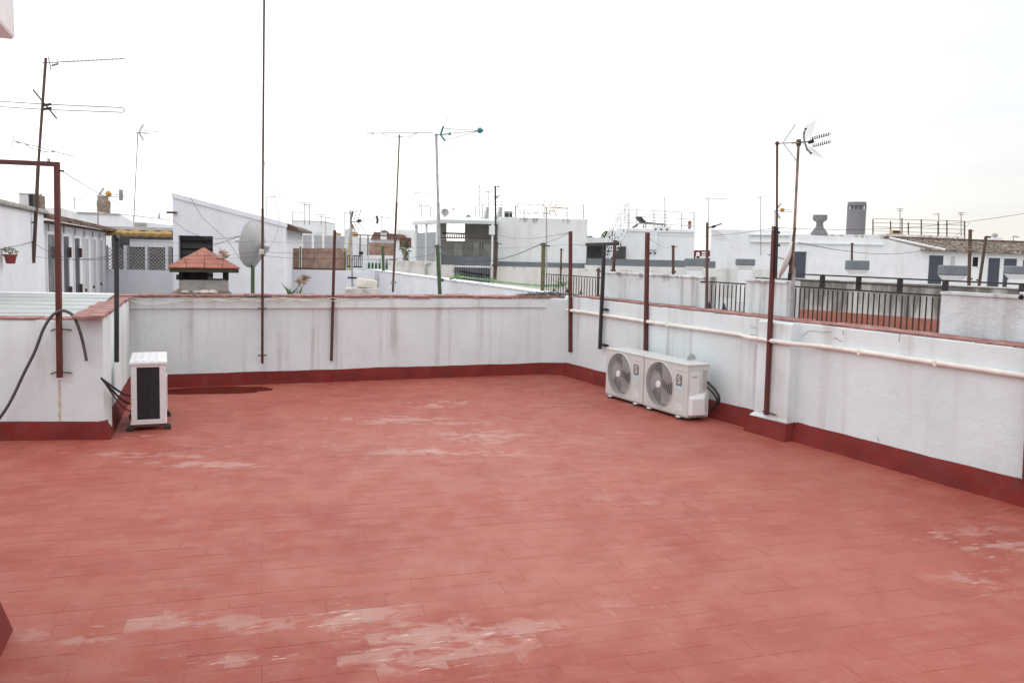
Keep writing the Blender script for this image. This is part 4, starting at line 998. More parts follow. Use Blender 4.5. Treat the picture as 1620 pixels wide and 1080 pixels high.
# long white wall running away to the left from behind the back parapet
w0, w1 = G(842, 461.5, 1.05), G(588, 427.5, 1.05)
LW = Fr((w1.x, w1.y), math.degrees(math.atan2(w0.y-w1.y, w0.x-w1.x)))
Ls = (w0-w1).length
root = on(LW, 'long_white_wall', 'long smooth white wall running away behind the back parapet', 'wall')
MB().box(-.2, Ls+.6, 0, .25, -14, 1.05).build('wall', WHITE_L, root, bevel=.02)
MB().box(-.2, Ls+.6, -.02, .27, 1.05, 1.075).build('coping', paint('fresh_white', (0.82, 0.82, 0.82)), root, bevel=.006)
FW = FP(448, 430, 22.5, 6)
root = on(FW, 'reed_fence', 'low lilac white wall carrying brown reed screens between posts', 'fence')
slab(root, FW, 'wall', WHITE_L, 440, 427.5, 592, 640, t=.25)
for (x0, x1) in ((449, 473), (477.5, 500), (500.6, 523), (523.6, 545)): slab(root, FW, 'reed_panel', REED, x0, 392.5, x1, 426, off=.05, t=.03)
for x in (475, 546): slab(root, FW, 'post', OLIVE, x-1.2, 390, x+1.2, 427, t=.05)
slab(root, FW, 'rail', BROWN, 449, 424, 546, 426.6, off=.0, t=.04)

# ------------------------------------------------------------------ far left-centre roofs
block('roof_room', 'pale windowless roof room behind the reed screens', 'building', 463, 512, 350, 62, 4, WHITE_B, 6, cap=.06)
block('grey_wall', 'long bare grey rendered wall behind the reed screens', 'wall', 446, 550, 372, 46, 3, GREYW, .4)
block('ochre_house', 'small ochre house far off beside the pale roof room', 'house', 512, 527, 366.5, 85, 4, OCHRE, 6)
block('ochre_house', 'brown ochre house front partly hidden by the flat white panel aerial', 'house', 545, 556, 366, 85, 4, OCHRE, 6)
block('white_house', 'low white house beyond the steel frame and dark reed screen', 'house', 556, 628, 376, 75, 3, WHITE_B, 6)
fr = FP(480, 380, 30, 0); root = on(fr, 'white_pergola', 'three slim white pergola posts joined by a wire behind the reed screens', 'pergola')
for k, (x, y0) in enumerate(((453.5, 380), (494.5, 370), (511, 367))): slab(root, fr, 'post', WHITE_B, x-1.4, y0, x+1.4, 420, t=.08)
MB().tube(fr.px(453.5, 381, .04), fr.px(511, 368, .04), .012, 5).build('top_wire', GALV, root)
fr = FP(590, 370, 70, 3); root = on(fr, 'red_roof_house', 'far house with red tiled roof and a small white dormer', 'house')
slab(root, fr, 'wall', WHITE_B, 588, 378, 643, 410, t=6)
wall_poly(root, fr, 'roof', paint('far_red_roof', (.20, .11, .095), .9, .3, 1), [(586, 379), (645, 379), (640, 371.5), (592, 366.5)], 5, off=-.3)
slab(root, fr, 'dormer', WHITE_B, 602, 366.5, 611.5, 379, off=-.6, t=2); wall_poly(root, fr, 'dormer_roof', MATS['far_red_roof'], [(600.5, 367), (613, 367), (607, 363.5)], 2.4, off=-.8)
fr = FP(563, 375, 31, 3); root = on(fr, 'open_pergola', 'rusty open steel pergola over the dark reed screen', 'pergola')
for x in (569.5, 582): slab(root, fr, 'post', BROWN, x-.9, 373, x+.9, 408, t=.05)
slab(root, fr, 'beam', BROWN, 558, 371.5, 628, 373.5, t=.06); slab(root, fr, 'pale_sheet', WHITE_B, 563, 387, 583, 402, off=.3, t=.05); slab(root, fr, 'box', DARK, 568, 398, 574, 403, off=-.08, t=.08)
fr = FP(584, 390, 33, 3); root = on(fr, 'reed_screen', 'dark brown reed screen panel under the open steel frame', 'screen'); slab(root, fr, 'reed_panel', REED, 584, 384, 623, 404, t=.06)
block('white_house', 'white house block with a dark red parapet behind the palm', 'house', 628, 656, 363, 70, 3, WHITE_B, 6)
fr = FP(631, 377, 60, 3); root = on(fr, 'red_parapet', 'dark red parapet band behind the small palm', 'wall'); slab(root, fr, 'wall', paint('maroon_wall', (.12, .055, .05), .8, .2), 632, 376, 650, 392, t=.4)
fr = FP(580, 415, 25, 3); root = on(fr, 'green_fence', 'white baluster fence with a green lower panel', 'fence')
slab(root, fr, 'panel', GREENF, 581, 416, 615, 425, off=.05, t=.04); slab(root, fr, 'top_rail', WHITE_B, 579, 405, 618, 406.6, t=.06)
for k in range(7): slab(root, fr, 'baluster', WHITE_B, 580+k*5.6, 406.6, 581.7+k*5.6, 427, t=.05)
slab(root, fr, 'plinth', WHITE_B, 560, 426.5, 628, 445, t=.2); slab(root, fr, 'pier', WHITE_B, 572, 409, 576.5, 427, off=-.05, t=.2)
fr = FP(548, 415, 24, 3); root = on(fr, 'black_fence', 'short black barred fence beside the green paneled fence', 'fence')
slab(root, fr, 'top_rail', BLACK, 549, 404, 573, 405.4, t=.04); slab(root, fr, 'bottom_rail', BLACK, 549, 421, 573, 423, t=.04)
for k in range(9): slab(root, fr, 'picket', BLACK, 549+k*2.9, 405.4, 550+k*2.9, 421, t=.03)
fr = FP(617, 415, 23, 4); root = on(fr, 'white_wall', 'plain cream white wall below the roller blinds', 'wall')
slab(root, fr, 'wall', CREAM, 614, 413, 689, 480, t=.3); m = MB(); a = fr.px(674, 418, -.04); b = fr.px(674, 450, -.04); m.path([fr.px(681, 416, -.04), a, b], .03, 8); m.build('drain_pipe', GALV, root)
# small palm
fr = FP(641, 400, 27, 0); root = on(fr, 'palm_tree', 'small palm with drooping fronds in front of the dark red parapet', 'tree')
q = fr.px(641, 415); top = fr.px(641, 391); MB().tube(q, top, .08, 8, .05).build('trunk', BRICKC, root)
r = random.Random(11); m = MB()
for k in range(46):
    az = r.uniform(0, 6.28); el = r.uniform(-.5, 1.2); L = r.uniform(.18, .36); d = Vector((math.cos(az)*math.cos(el), math.sin(az)*math.cos(el), math.sin(el)))
    base = top+Vector((0, 0, r.uniform(-.35, .12))); p1 = base+d*L*.6; p2 = base+d*L+Vector((0, 0, -.12)); w = d.orthogonal().normalized()*.025; m.add([base, p1+w, p2, p1-w], [(0, 1, 2, 3)])
m.build('crown', LEAF, root)

# ------------------------------------------------------------------ canopy terrace and white box house
HB = FP(787, 380, 28, 2)
root = on(HB, 'canopy_terrace', 'roof terrace under a pale canopy with grey roller blinds', 'terrace')
z_r = HB.px(740, 354, -.3).z
rf = [HB.px(653, 359, -1.0), HB.px(692, 356, -2.2), HB.px(789, 355, -1.2), HB.px(789, 346, 3.5), HB.px(690, 351, 3.5)]
pts = [Vector((HB.px(652, 359, 1.2).x, 1.2, z_r-.05)), Vector((HB.px(694, 356, -1.6).x, -1.6, z_r-.05)), Vector((HB.px(788, 356, -.3).x, -.3, z_r)), Vector((HB.px(788, 350, 3.5).x, 3.5, z_r+.28)), Vector((HB.px(660, 352, 4.2).x, 4.2, z_r+.22))]
MB().add([p for p in pts]+[p+Vector((0, 0, .13)) for p in pts], [(4, 3, 2, 1, 0), (5, 6, 7, 8, 9)]+[(i, (i+1) % 5, (i+1) % 5+5, i+5) for i in range(5)]).build('canopy', paint('canopy_pale', (.62, .66, .64), .5, .08), root, bevel=.02)
bl0, bl1 = pts[0]+Vector((.15, .1, 0)), pts[1]+Vector((-.05, .15, 0))
bm_ = bl0.lerp(bl1, .5)
for A, B in ((bl0, bm_), (bm_, bl1)):
    d = (B-A).normalized()*.06; zb_ = HB.px(670, 413, 0).z
    nrm = Vector((-d.y, d.x, 0)).normalized()*.02
    a2, b2 = A+d, B-d
    m = MB(); m.add([(a2.x, a2.y, zb_), (b2.x, b2.y, zb_), (b2.x, b2.y, z_r-.32), (a2.x, a2.y, z_r-.32), (a2.x+nrm.x, a2.y+nrm.y, zb_), (b2.x+nrm.x, b2.y+nrm.y, zb_), (b2.x+nrm.x, b2.y+nrm.y, z_r-.32), (a2.x+nrm.x, a2.y+nrm.y, z_r-.32)], [(0, 1, 2, 3), (7, 6, 5, 4), (0, 4, 5, 1), (2, 6, 7, 3), (1, 5, 6, 2), (3, 7, 4, 0)]); m.build('roller_blind', BLIND, root)
for A in (bl0, bm_, bl1): MB().bar((A.x, A.y, .3), (A.x, A.y, z_r-.04), .08, .08).build('post', WHITE_B, root)
for x in (779.5,): 
    a = HB.px(x, 356, -.5); MB().bar((a.x, -.5, 1.0), (a.x, -.5, z_r), .07, .07).build('post', WHITE_B, root); MB().box(a.x-.12, a.x+.12, -.6, -.4, z_r-.35, z_r-.05).build('lamp_box', WHITE_B, root)
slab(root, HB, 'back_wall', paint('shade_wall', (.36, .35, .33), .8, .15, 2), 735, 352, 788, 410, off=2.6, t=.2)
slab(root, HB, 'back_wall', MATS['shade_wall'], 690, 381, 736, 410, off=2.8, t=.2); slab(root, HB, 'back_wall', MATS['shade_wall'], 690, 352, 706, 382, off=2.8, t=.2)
slab(root, HB, 'beam', BROWN, 700, 368, 737, 370.5, off=2.7, t=.1)
for k in range(10): slab(root, HB, 'picket', WHITE_B, 700+3.6*k, 371, 702+3.6*k, 377.5, off=2.75, t=.05)
for (x0, y0, x1, y1) in ((718, 384, 731, 405), (750, 384, 757, 405), (765, 386, 776, 405)): slab(root, HB, 'inner_panel', paint('inner_panel', (.50, .49, .45), .7, .3, 4), x0, y0, x1, y1, off=1.9, t=.06)
slab(root, HB, 'handrail', BROWN, 693, 376, 788, 377.6, off=-.35, t=.05)
slab(root, HB, 'parapet', GREYP, 692, 405.5, 788, 421, off=-.5, t=.2); slab(root, HB, 'parapet_foot', GREYP, 679, 413, 693, 417, off=-.6, t=.3)
mesh = MB()
s0, s1, z0, z1 = rect(HB, 693, 378, 788, 405, -.4)
k = s0
while k < s1: mesh.box(k, k+.012, -.42, -.41, z0, z1); k += .09
mesh.build('wire_mesh', GALV, root)
root = on(HB, 'white_box_house', 'square white roof house with black mould runs under its flat top', 'house')
s0, s1, z0, z1 = rect(HB, 787.5, 345, 928.5, 415)
MB().box(s0, s1, 0, 5, -14, z1).build('wall', BOXW, root, bevel=.02)
slab(root, HB, 'base_band', GREYP, 788, 415, 929, 422, off=-.04, t=.1)
def railing_posts(root, fr, xs, y0, y1, offs, rails=(), mat=None):
    mat = mat or RUST
    for x, o_ in zip(xs, offs):
        a = fr.px(x, y0, o_); b = fr.px(x, y1, o_); MB().tube(b, a, .022, 6).build('rail_post', mat, root)
def wire(a, b, label, sag=.1, r=.004, mat=None, name='wire', cat='wire', group=None, n=14):
    a, b = Vector(a), Vector(b); pts = []; r *= .62
    for i in range(n+1):
        t = i/n; q = a.lerp(b, t); q.z -= 4*sag*t*(1-t); pts.append(q)
    return tag(MB().path(pts, r, 4).build(name, mat or CABLE, smooth=True), label, cat, group)
root = on(HB, 'roof_railing', 'thin wire railing round the flat top of the square white roof house', 'railing')
rp_ = [(752, 325, 348, 3), (763, 324, 346, .5), (794, 318, 346, 3), (829, 328, 346, .5), (862, 326, 347, .4), (897, 327, 347, .3), (923, 324, 348, .3), (815, 325, 345, 3)]
for x, y0, y1, o_ in rp_:
    a = HB.px(x, y0, o_); b = HB.px(x, y1+6, o_); MB().tube(b, a, .02, 6).build('rail_post', GALV, root)
tops = [HB.px(x, y0, o_) for x, y0, y1, o_ in rp_]
for zz_ in (0, -.28, -.55):
    m = MB(); m.path([tops[0]+Vector((0, 0, zz_)), tops[2]+Vector((0, 0, zz_)), tops[6]+Vector((0, 3, zz_)), tops[6]+Vector((0, 0, zz_))], .014, 4); m.path([tops[1]+Vector((0, 0, zz_)), tops[6]+Vector((0, 0, zz_))], .013, 4); m.build('rail_wire', GALV, root)
for x in (771, 791):
    a = HB.px(x, 328, 1.5); b = HB.px(x-6, 350, .8); m = MB(); m.bar(b, a, .06, .06); m.bar((a.x, a.y, b.z), a, .12, .08); m.build('prop', GREYW, root)
fr = HB; root = on(HB, 'roof_air_conditioner', 'dark backed air conditioner on the flat top of the square white roof house', 'air conditioner')
s0, s1, z0, z1 = rect(HB, 797.5, 334, 811, 346, .8); MB().box(s0, s1, .8, 1.2, z0-.05, z1).build('shell', ACWHITE2, root, bevel=.01); MB().box(s0+.02, s0+.55*(s1-s0), .79, .81, z0, z1-.02).build('coil', ACDARK, root); MB().box(s0+.62*(s1-s0), s1-.02, .79, .81, z0, z1-.02).build('coil', ACDARK, root)

# lower cream wall with barred opening, below the canopy
LC = FP(690, 425, 25.5, 1)
root = on(LC, 'cream_wall', 'cream wall with a barred opening below the canopy terrace', 'wall')
op = rect(LC, 718, 423, 776, 448)
f0 = rect(LC, 676, 419, 718, 470); f1 = rect(LC, 776, 421, 1002, 470)
MB().box(f0[0], op[0], 0, .3, -.3, f0[3]).build('wall', CREAM, root); MB().box(op[1], f1[1], 0, .3, -.3, f0[3]-.02).build('wall', CREAM, root)
MB().box(op[0], op[1], 0, .3, op[3], f0[3]-.01).build('lintel', CREAM, root); MB().box(op[0], op[1], 0.0, .3, -.3, op[2]).build('sill', CREAM, root)
MB().box(op[0], op[1], .6, .65, op[2]-.4, op[3]+.02).build('opening_back', GREYP, root)
k = op[0]+.03
pk = None
while k < op[1]:
    if pk is None: pk = MB().box(-.012, .012, .08, .10, op[2], op[3]).build('bar', BLACK, root); pk.location = (k, 0, 0)
    else: dupe(pk, 'bar', root, (k, 0, 0))
    k += .075
MB().bar((op[0]+.2, .3, op[3]-.14), (op[1], .3, op[3]-.26), .04, .05).build('inner_pipe', BLACK, root)
MB().box(LC.px(692, 430).x, LC.px(695, 430).x, -.06, 0, .2, 1.25).build('downpipe', RUST, root)
GB = FP(930, 416, 27.2, -1)
root = on(GB, 'banded_wall', 'white roof wall with a slate grey top band beside the white box house', 'wall')
slab(root, GB, 'band', GREYP, 930, 411, 1132, 422.5, t=.3); slab(root, GB, 'wall', WHITE_D, 925, 423, 1240, 470, off=-.02, t=.3)
# dark covered passage, white outside stair, bush
fr = FP(930, 400, 30, 0); root = on(fr, 'covered_passage', 'dark covered passage between the white box house and the white stair', 'shed')
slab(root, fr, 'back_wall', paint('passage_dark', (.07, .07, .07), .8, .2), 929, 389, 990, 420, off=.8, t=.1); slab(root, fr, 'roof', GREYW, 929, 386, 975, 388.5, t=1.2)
slab(root, fr, 'far_parapet', WHITE_B, 929, 376, 965, 386.5, off=2.5, t=.3)
for k, (x, y, rx, rz, s) in enumerate(((987, 397, .35, .42, 21), (929, 380, .25, .16, 22), (962, 374, .3, .22, 23))):
    fr2 = FP(x, y, 32+k, 0); root = on(fr2, 'bush', ['dark green bush beside the white outside stair', 'small bush showing behind the corner of the white box house', 'thin leafy bush above the covered passage'][k], 'bush')
    leaves(root, 'leaves', fr2.px(x, y), rx, .3, rz, 420, .13, LEAFD if k == 0 else LEAF, s); q = fr2.px(x, y); MB().tube((q.x, 0, q.z-1.2), (q.x, 0, q.z), .03, 6, .015).build('stem', BROWN, root)
fr = FP(957, 418, 28.0, 0); root = on(fr, 'outside_stair', 'white metal outside stair with handrails climbing to a roof', 'stairs')
A, B = fr.px(958, 419), fr.px(993, 360); Ln = 11
for y in (0, .7): MB().bar((A.x, y, A.z), (B.x, y, B.z), .14, .05).build('stringer', WHITE_B, root)
stp = None
for k in range(Ln):
    q = A.lerp(B, (k+.5)/Ln)
    if stp is None: stp = MB().box(-.13, .13, .03, .67, -.02, .02).build('step', WHITE_B, root); stp.location = (q.x, 0, q.z)
    else: dupe(stp, 'step', root, (q.x, 0, q.z))
for y in (0, .7):
    MB().tube((A.x, y, A.z+.85), (B.x, y, B.z+.85), .025, 6).build('handrail', WHITE_B, root); MB().tube((A.x, y, A.z+.45), (B.x, y, B.z+.45), .018, 6).build('handrail', WHITE_B, root)
    for t in (0, .33, .66, 1): q = A.lerp(B, t); MB().tube((q.x, y, q.z), (q.x, y, q.z+.85), .02, 6).build('baluster', WHITE_B, root)
# centre-right white block with roof railing
CB = FP(988, 390, 31, 0)
root = on(CB, 'white_block', 'white roof block with round vent holes and a railing on top', 'building')
s0, s1, z0, z1 = rect(CB, 987.5, 361.5, 1098.5, 413); MB().box(s0, s1, 0, 5, -14, z1).build('wall', WHITE_B, root, bevel=.02)
slab(root, CB, 'cornice', WHITE_B, 986.5, 363.5, 1099, 367, off=-.05, t=.1); slab(root, CB, 'raised_parapet', WHITE_B, 1034.5, 358, 1061.5, 362.5, off=.0, t=.3)
slab(root, CB, 'shaft', WHITE_B, 1028, 367.5, 1039.5, 395, off=-.12, t=.12)
for (x, y) in ((1029, 400.5), (1036.5, 400.5), (1046, 363), (1055.5, 363.5), (1037.5, 363)):
    q = CB.px(x, y, -.055); MB().tube((q.x, -.058, q.z), (q.x, .0, q.z), .035, 10).build('vent_hole', DARK, root)
for x, y0, o_ in ((988.5, 331, .3), (995, 332, .2), (1007.5, 331, 3.5), (1034.5, 334, .2), (1053.5, 333, 3.5), (1078.5, 337, .2), (1098, 335, .2)):
    a = CB.px(x, y0, o_); b = CB.px(x, 366, o_); MB().tube((b.x, b.y, z1-.05), a, .022, 6).build('rail_post', GALV, root)
za = CB.px(1040, 333, .2).z
for dz in (0, -.25, -.5): MB().tube((s0+.03, .2, za+dz+.02), (s1-.03, .2, za+dz-.05), .014, 4).build('rail_wire', GALV, root); MB().tube((s0+.03, 3.5, za+dz), (s1-.03, 3.5, za+dz), .014, 4).build('rail_wire', GALV, root)
fr = FP(1005, 350, 32.5, 0); root = on(fr, 'deck_chair', 'dark folding lounger on the roof of the white block', 'chair')
q = [fr.px(x, y) for x, y in ((1000, 356), (1012, 344), (1022, 352), (1034, 354), (1052, 354.5), (1053, 360))]
MB().prism([(q[1].x-.12, q[1].z+.02), (q[2].x-.12, q[2].z-.06), (q[2].x+.05, q[2].z-.02), (q[1].x+.05, q[1].z+.06)], 0, .55).build('backrest', CABLE, root); MB().prism([(q[2].x, q[2].z-.05), (q[4].x, q[4].z-.04), (q[4].x, q[4].z+.02), (q[2].x, q[2].z+.02)], 0, .55).build('seat', CABLE, root)
for x0, x1 in ((q[1].x, q[0].x), (q[2].x, q[2].x), (q[4].x, q[4].x)):
    for y in (.02, .58): MB().tube((x0, y, q[3].z), (x1, y, q[5].z-.1), .02, 6).build('leg', CABLE, root)
fr = FP(1092, 352, 31.5, 0); root = on(fr, 'clay_urn', 'small brown clay urn on the corner of the white block', 'urn'); q = fr.px(1092.5, 362); MB().lathe([(.08, 0), (.05, .06), (.10, .13), (.06, .19), (.09, .25), (.05, .30), (.001, .34)], 12, Matrix.Translation((q.x, .2, q.z))).build('urn', BRICKC, root, smooth=True)
block('red_terrace', 'far red and white terrace glimpsed between the white block and the tall plain house', 'terrace', 1099, 1130, 396, 44, 0, RED_SK, 2)
fr = FP(1104, 400, 43, 0); root = on(fr, 'white_chairs', 'white garden bench on the far red terrace', 'bench')
for (x0, y0, x1, y1) in ((1102, 399, 1107, 408), (1111, 398.5, 1119, 401), (1111, 402.5, 1119, 404.5), (1101, 405.5, 1126, 408.5)): slab(root, fr, 'slat', WHITE_B, x0, y0, x1, y1, t=.1)

# ------------------------------------------------------------------ right: big white house, doors, tile roof
RB = FP(1122, 400, 31, -13)
root = on(RB, 'corner_house', 'tall plain white house front with ledges beyond the thick red post', 'house')
s0, s1, z0, z1 = rect(RB, 1124, 362.5, 1250, 440); MB().box(s0, s1, 0, 2.5, -14, RB.px(1150, 362.8).z).build('wall', WHITE_B, root, bevel=.02)
slab(root, RB, 'ledge', WHITE_B, 1186, 370.5, 1250, 372.5, off=-.18, t=.18, bevel=.01); slab(root, RB, 'ledge', WHITE_B, 1188, 381.5, 1250, 383.5, off=-.12, t=.12, bevel=.01); slab(root, RB, 'upper_band', WHITE_B, 1187, 372.5, 1250, 381.5, off=-.06, t=.06)
R2 = FP(1240, 400, 40, -10)
root = on(R2, 'door_house', 'long white roof house with slate blue doors and a tiled lean-to roof', 'house')
wall_poly(root, R2, 'wall', WHITE_B, [(1235, 640), (1800, 640), (1800, 404.5), (1620, 401.5), (1463, 393.5), (1404, 378.5), (1240, 369.5)], 5)
wall_poly(root, R2, 'ledge', WHITE_B, [(1240, 384.5), (1398, 388), (1398, 386), (1240, 382.5)], .1, off=-.1)
e0, e1 = R2.px(1462, 395, -.25), R2.px(1800, 406, -.25); r0, r1 = R2.px(1398, 377, 2.6), R2.px(1800, 392, 2.6)
rf = MB(); nn = 150; vs = []
for i in range(nn+1):
    t = i/nn
    for (A, B) in ((e0, e1), (r0, r1)):
        q = A.lerp(B, t); vs += [(q.x, q.y, q.z+.035*math.sin(i*1.9)), (q.x, q.y, q.z-.07)]
rf.add(vs, [(i*4, i*4+4, i*4+6, i*4+2) for i in range(nn)]+[(i*4, i*4+1, i*4+5, i*4+4) for i in range(nn)]+[(i*4+1, i*4+3, i*4+7, i*4+5) for i in range(nn)]+[(0, 2, 3, 1)])
for k in range(420):     # lifted and broken tile ends
    t = random.random(); s_ = random.random(); q = e0.lerp(e1, t).lerp(r0.lerp(r1, t), s_); w = .08; rf.add([(q.x-w, q.y-.1, q.z+.05), (q.x+w, q.y-.1, q.z+.045), (q.x+w, q.y+.12, q.z+.07), (q.x-w, q.y+.12, q.z+.075), (q.x-w, q.y-.1, q.z), (q.x+w, q.y-.1, q.z)], [(0, 1, 2, 3), (4, 5, 1, 0)])
rf.build('tile_roof', TERRA2, root)
MB().bar(r0+Vector((0, 0, .06)), r1+Vector((0, 0, .06)), .16, .12).build('ridge', TERRA, root)
a, b = R2.px(1407, 376, -.3), R2.px(1495, 395, -.5); MB().tube(a, b, .05, 8).build('gutter_pipe', WHITE_B, root)
for (x0, x1, y) in ((1256.5, 1275, 398), (1470, 1492, 404), (1564, 1581.5, 408), (1588.5, 1608, 409), (1618.5, 1640, 411)):
    s0, s1, z0, z1 = rect(R2, x0, y, x1, y+20, -.02); MB().box(s0, s1, -.03, .02, z1-2.0, z1).build('door', DOORS, root); MB().box(s0-.06, s1+.06, -.05, -.0, z1, z1+.06).build('door_head', WHITE_B, root)
for (x0, x1, y0, y1, mt) in ((1503, 1511, 406, 419.5, DOORL), (1538.5, 1547.5, 407, 421.5, DARK)):
    w_ = slab(root, R2, 'window', mt, x0, y0, x1, y1, off=-.02, t=.04); s0, s1, z0, z1 = rect(R2, x0, y0, x1, y1, -.04)
    MB().box(s0-.07, s0, -.05, 0, z0-.05, z1+.05).build('window_frame', WHITE_B, w_); MB().box(s1, s1+.07, -.05, 0, z0-.05, z1+.05).build('window_frame', WHITE_B, w_)
R3 = FP(1375, 375, 46, -8); root = on(R3, 'roof_parapet', 'white parapet carrying a rusty post railing above the tiled lean-to', 'wall')
wall_poly(root, R3, 'wall', WHITE_D, [(1270, 420), (1526, 420), (1526, 374.5), (1428, 370.5), (1400, 369.5), (1400, 371), (1344, 371), (1300, 371), (1270, 371)], 3)
for x, y0 in ((1381, 347), (1427, 345), (1409, 350), (1437, 352), (1457.5, 347), (1484, 350), (1498, 348.5), (1526, 350)):
    a = R3.px(x, y0, .1); b = R3.px(x, 379, .1); MB().tube(b, a, .035, 6).build('rail_post', RUST, root)
A, B = R3.px(1381, 346, .1), R3.px(1526, 350, .1)
for dz in (0, -.22, -.45, -.68): MB().tube(A+Vector((0, 0, dz)), B+Vector((0, 0, dz)), .012, 4).build('rail_wire', RUST, root)
fr = FP(1411, 367, 45, -8); root = on(fr, 'roof_air_conditioner', 'small tan air conditioner on the roof by the rusty post railing', 'air conditioner'); slab(root, fr, 'shell', OCHRE, 1410.5, 364, 1427, 371, t=.4, bevel=.02); slab(root, fr, 'grille', DARK, 1413, 365.3, 1424, 368.5, off=-.03, t=.03)
fr = FP(1577, 375, 55, -5); root = on(fr, 'ball_chimney', 'small white chimney topped with a ball beyond the tiled roof', 'chimney'); slab(root, fr, 'stack', WHITE_B, 1570, 376, 1585, 400, t=.6); q = fr.px(1577.5, 372.5); MB().lathe([(.06, -.2), (.09, -.12), (.17, -.05), (.19, .03), (.13, .14), (.001, .18)], 12, Matrix.Translation((q.x, .3, q.z))).build('ball', CONC, root, smooth=True)
# concrete vent stack
fr = FP(1290, 360, 42, 0); root = on(fr, 'vent_stack', 'grey concrete vent stack with flared cup on the white house roof', 'chimney'); q = fr.px(1300.5, 372); u = 42/1300
MB().lathe([(13*u, -.3), (13*u, 3*u), (11*u, 6*u), (6*u, 13*u), (5.2*u, 19*u), (6*u, 21*u), (10.5*u, 24*u), (11*u, 26*u), (11*u, 32*u), (9.5*u, 32*u), (9*u, 28*u), (.01, 28*u)], 16, Matrix.Translation((q.x, .4, q.z))).build('stack', paint('vent_concrete', (.17, .17, .172), .85, .2, 4), root, smooth=True)
# square grey vent hoods on flared white feet
for k, (x0, x1, y0, y1, d, lab) in enumerate(((1166, 1195, 409.5, 420, 26, 'slate grey vent hood on a white flared foot in front of the tall white house'), (1343, 1376, 412, 427, 26, 'slate grey vent hood on a flared foot below the blank gable wall'), (1493.5, 1532, 420, 436, 22, 'wide slate grey vent hood standing under the pale window'), (1600, 1640, 421, 434, 22, 'slate grey vent hood before the last pair of slate doors'), (1084, 1116, 409, 421, 25, 'rounded slate grey vent hood beside the white block'))):
    fr = FP(x0, y0, d, -8); root = on(fr, 'vent_hood', lab, 'vent'); s0, s1, z0, z1 = rect(fr, x0, y0, x1, y1); w = s1-s0
    MB().box(s0, s1, 0, w*.8, z0, z1).build('hood', GREYP, root, bevel=.03)
    MB().add([(s0+.02, .02, z0), (s1-.02, .02, z0), (s1-.02, w*.78, z0), (s0+.02, w*.78, z0), (s0+.2*w, .2*w, z0-.16), (s1-.2*w, .2*w, z0-.16), (s1-.2*w, .6*w, z0-.16), (s0+.2*w, .6*w, z0-.16)], [(4, 5, 1, 0), (5, 6, 2, 1), (6, 7, 3, 2), (7, 4, 0, 3)]).build('flared_neck', WHITE_B, root)
    MB().box(s0+.12*w, s1-.12*w, .15*w, .65*w, z0-1.2, z0-.15).build('foot', WHITE_B, root, bevel=.03)
# far tower
fr = FP(1359, 350, 2260, 0); u = 2260/1300; q = fr.px(1359, 372); root = on(fr, 'round_tower', 'far-off round grey skyscraper with an open glass crown', 'tower')
TG = paint('tower_cladding', (.24, .225, .26), .6, .1, .01, bump=0); r0_ = 14.2*u; zt_ = fr.px(1359, 331).z  # lighter grey-blue base colour stands in for distance haze
MB().lathe([(r0_, -14), (r0_, q.z), (r0_*.985, zt_)], 32, Matrix.Translation((q.x, r0_, 0))).build('shaft', TG, root, smooth=True)
rg = None
for k in range(16):
    z = q.z+(zt_-q.z)*k/16
    if rg is None: rg = MB().lathe([(r0_+.5, -.55*u), (r0_+.5, .0*u)], 32, cap=False).build('floor_band', paint('tower_band', (.34, .32, .35), .6, .1, .01, bump=0), root); rg.location = (q.x, r0_, z+1.5)
    else: dupe(rg, 'floor_band', root, (q.x, r0_, z+1.5))
MB().lathe([(r0_*.72, zt_), (r0_*.72, zt_+6*u)], 24, Matrix.Translation((q.x, r0_, 0))).build('core', TG, root, smooth=True)
zc0, zc1 = zt_+6*u, fr.px(1359, 319).z
MB().lathe([(r0_*.97, zc0), (r0_*.99, zc1), (r0_*.80, zc1), (r0_*.78, zc0)], 32, Matrix.Translation((q.x, r0_, 0)), cap=False).build('crown_ring', TG, root, smooth=True)
for k in range(14):
    t = 2*math.pi*k/14; MB().tube((q.x+r0_*.95*math.cos(t), r0_+r0_*.95*math.sin(t), zt_), (q.x+r0_*.95*math.cos(t), r0_+r0_*.95*math.sin(t), zc0), 1.4, 6).build('crown_fin', TG, root)
# ------------------------------------------------------------------ neighbour's wall and railings directly behind the right parapet
PO = .32
def seg(name, x0, x1, zt, mat, label):
    root = on(RW, name, label, 'wall'); a = RW.px(x0, 450, PO).x; b = RW.px(x1, 450, PO).x
    strip([(PO, -.3), (PO, .9), (PO, zt-.06), (PO-.004, zt-.03), (PO-.02, zt-.02), (PO-.018, zt), (PO+.16, zt), (PO+.16, -.3)], a, b, max(6, int((b-a)*8)), .008, 2.0, x0*.1).build('wall', mat, root, smooth=True); return root
STAINW = plaster('whitewash_streaky', (.70, .77, .785), (.27, .22, .18), .9, 7.0, rust=.3, mold=(.16, .14, .12), mold_amt=.75, ztop=1.44, zlen=.25)
ROUGHW = plaster('whitewash_flaking', (.70, .755, .78), (.33, .29, .26), .55, 3.0, mold=(.17, .14, .12), mold_amt=.8, ztop=1.44, zlen=.4, bump=.7)
seg('neighbour_wall', 957, 1116, 1.432, STAINW, 'streak stained white wall standing directly behind the pipe-lined parapet')
seg('neighbour_wall', 1181, 1247, 1.435, STAINW, 'short white pier between two black railings behind the thick red post')
seg('neighbour_wall', 1490.5, 2300, 1.425, ROUGHW, 'rough flaking white wall behind the pipe-lined parapet beyond the black railing')
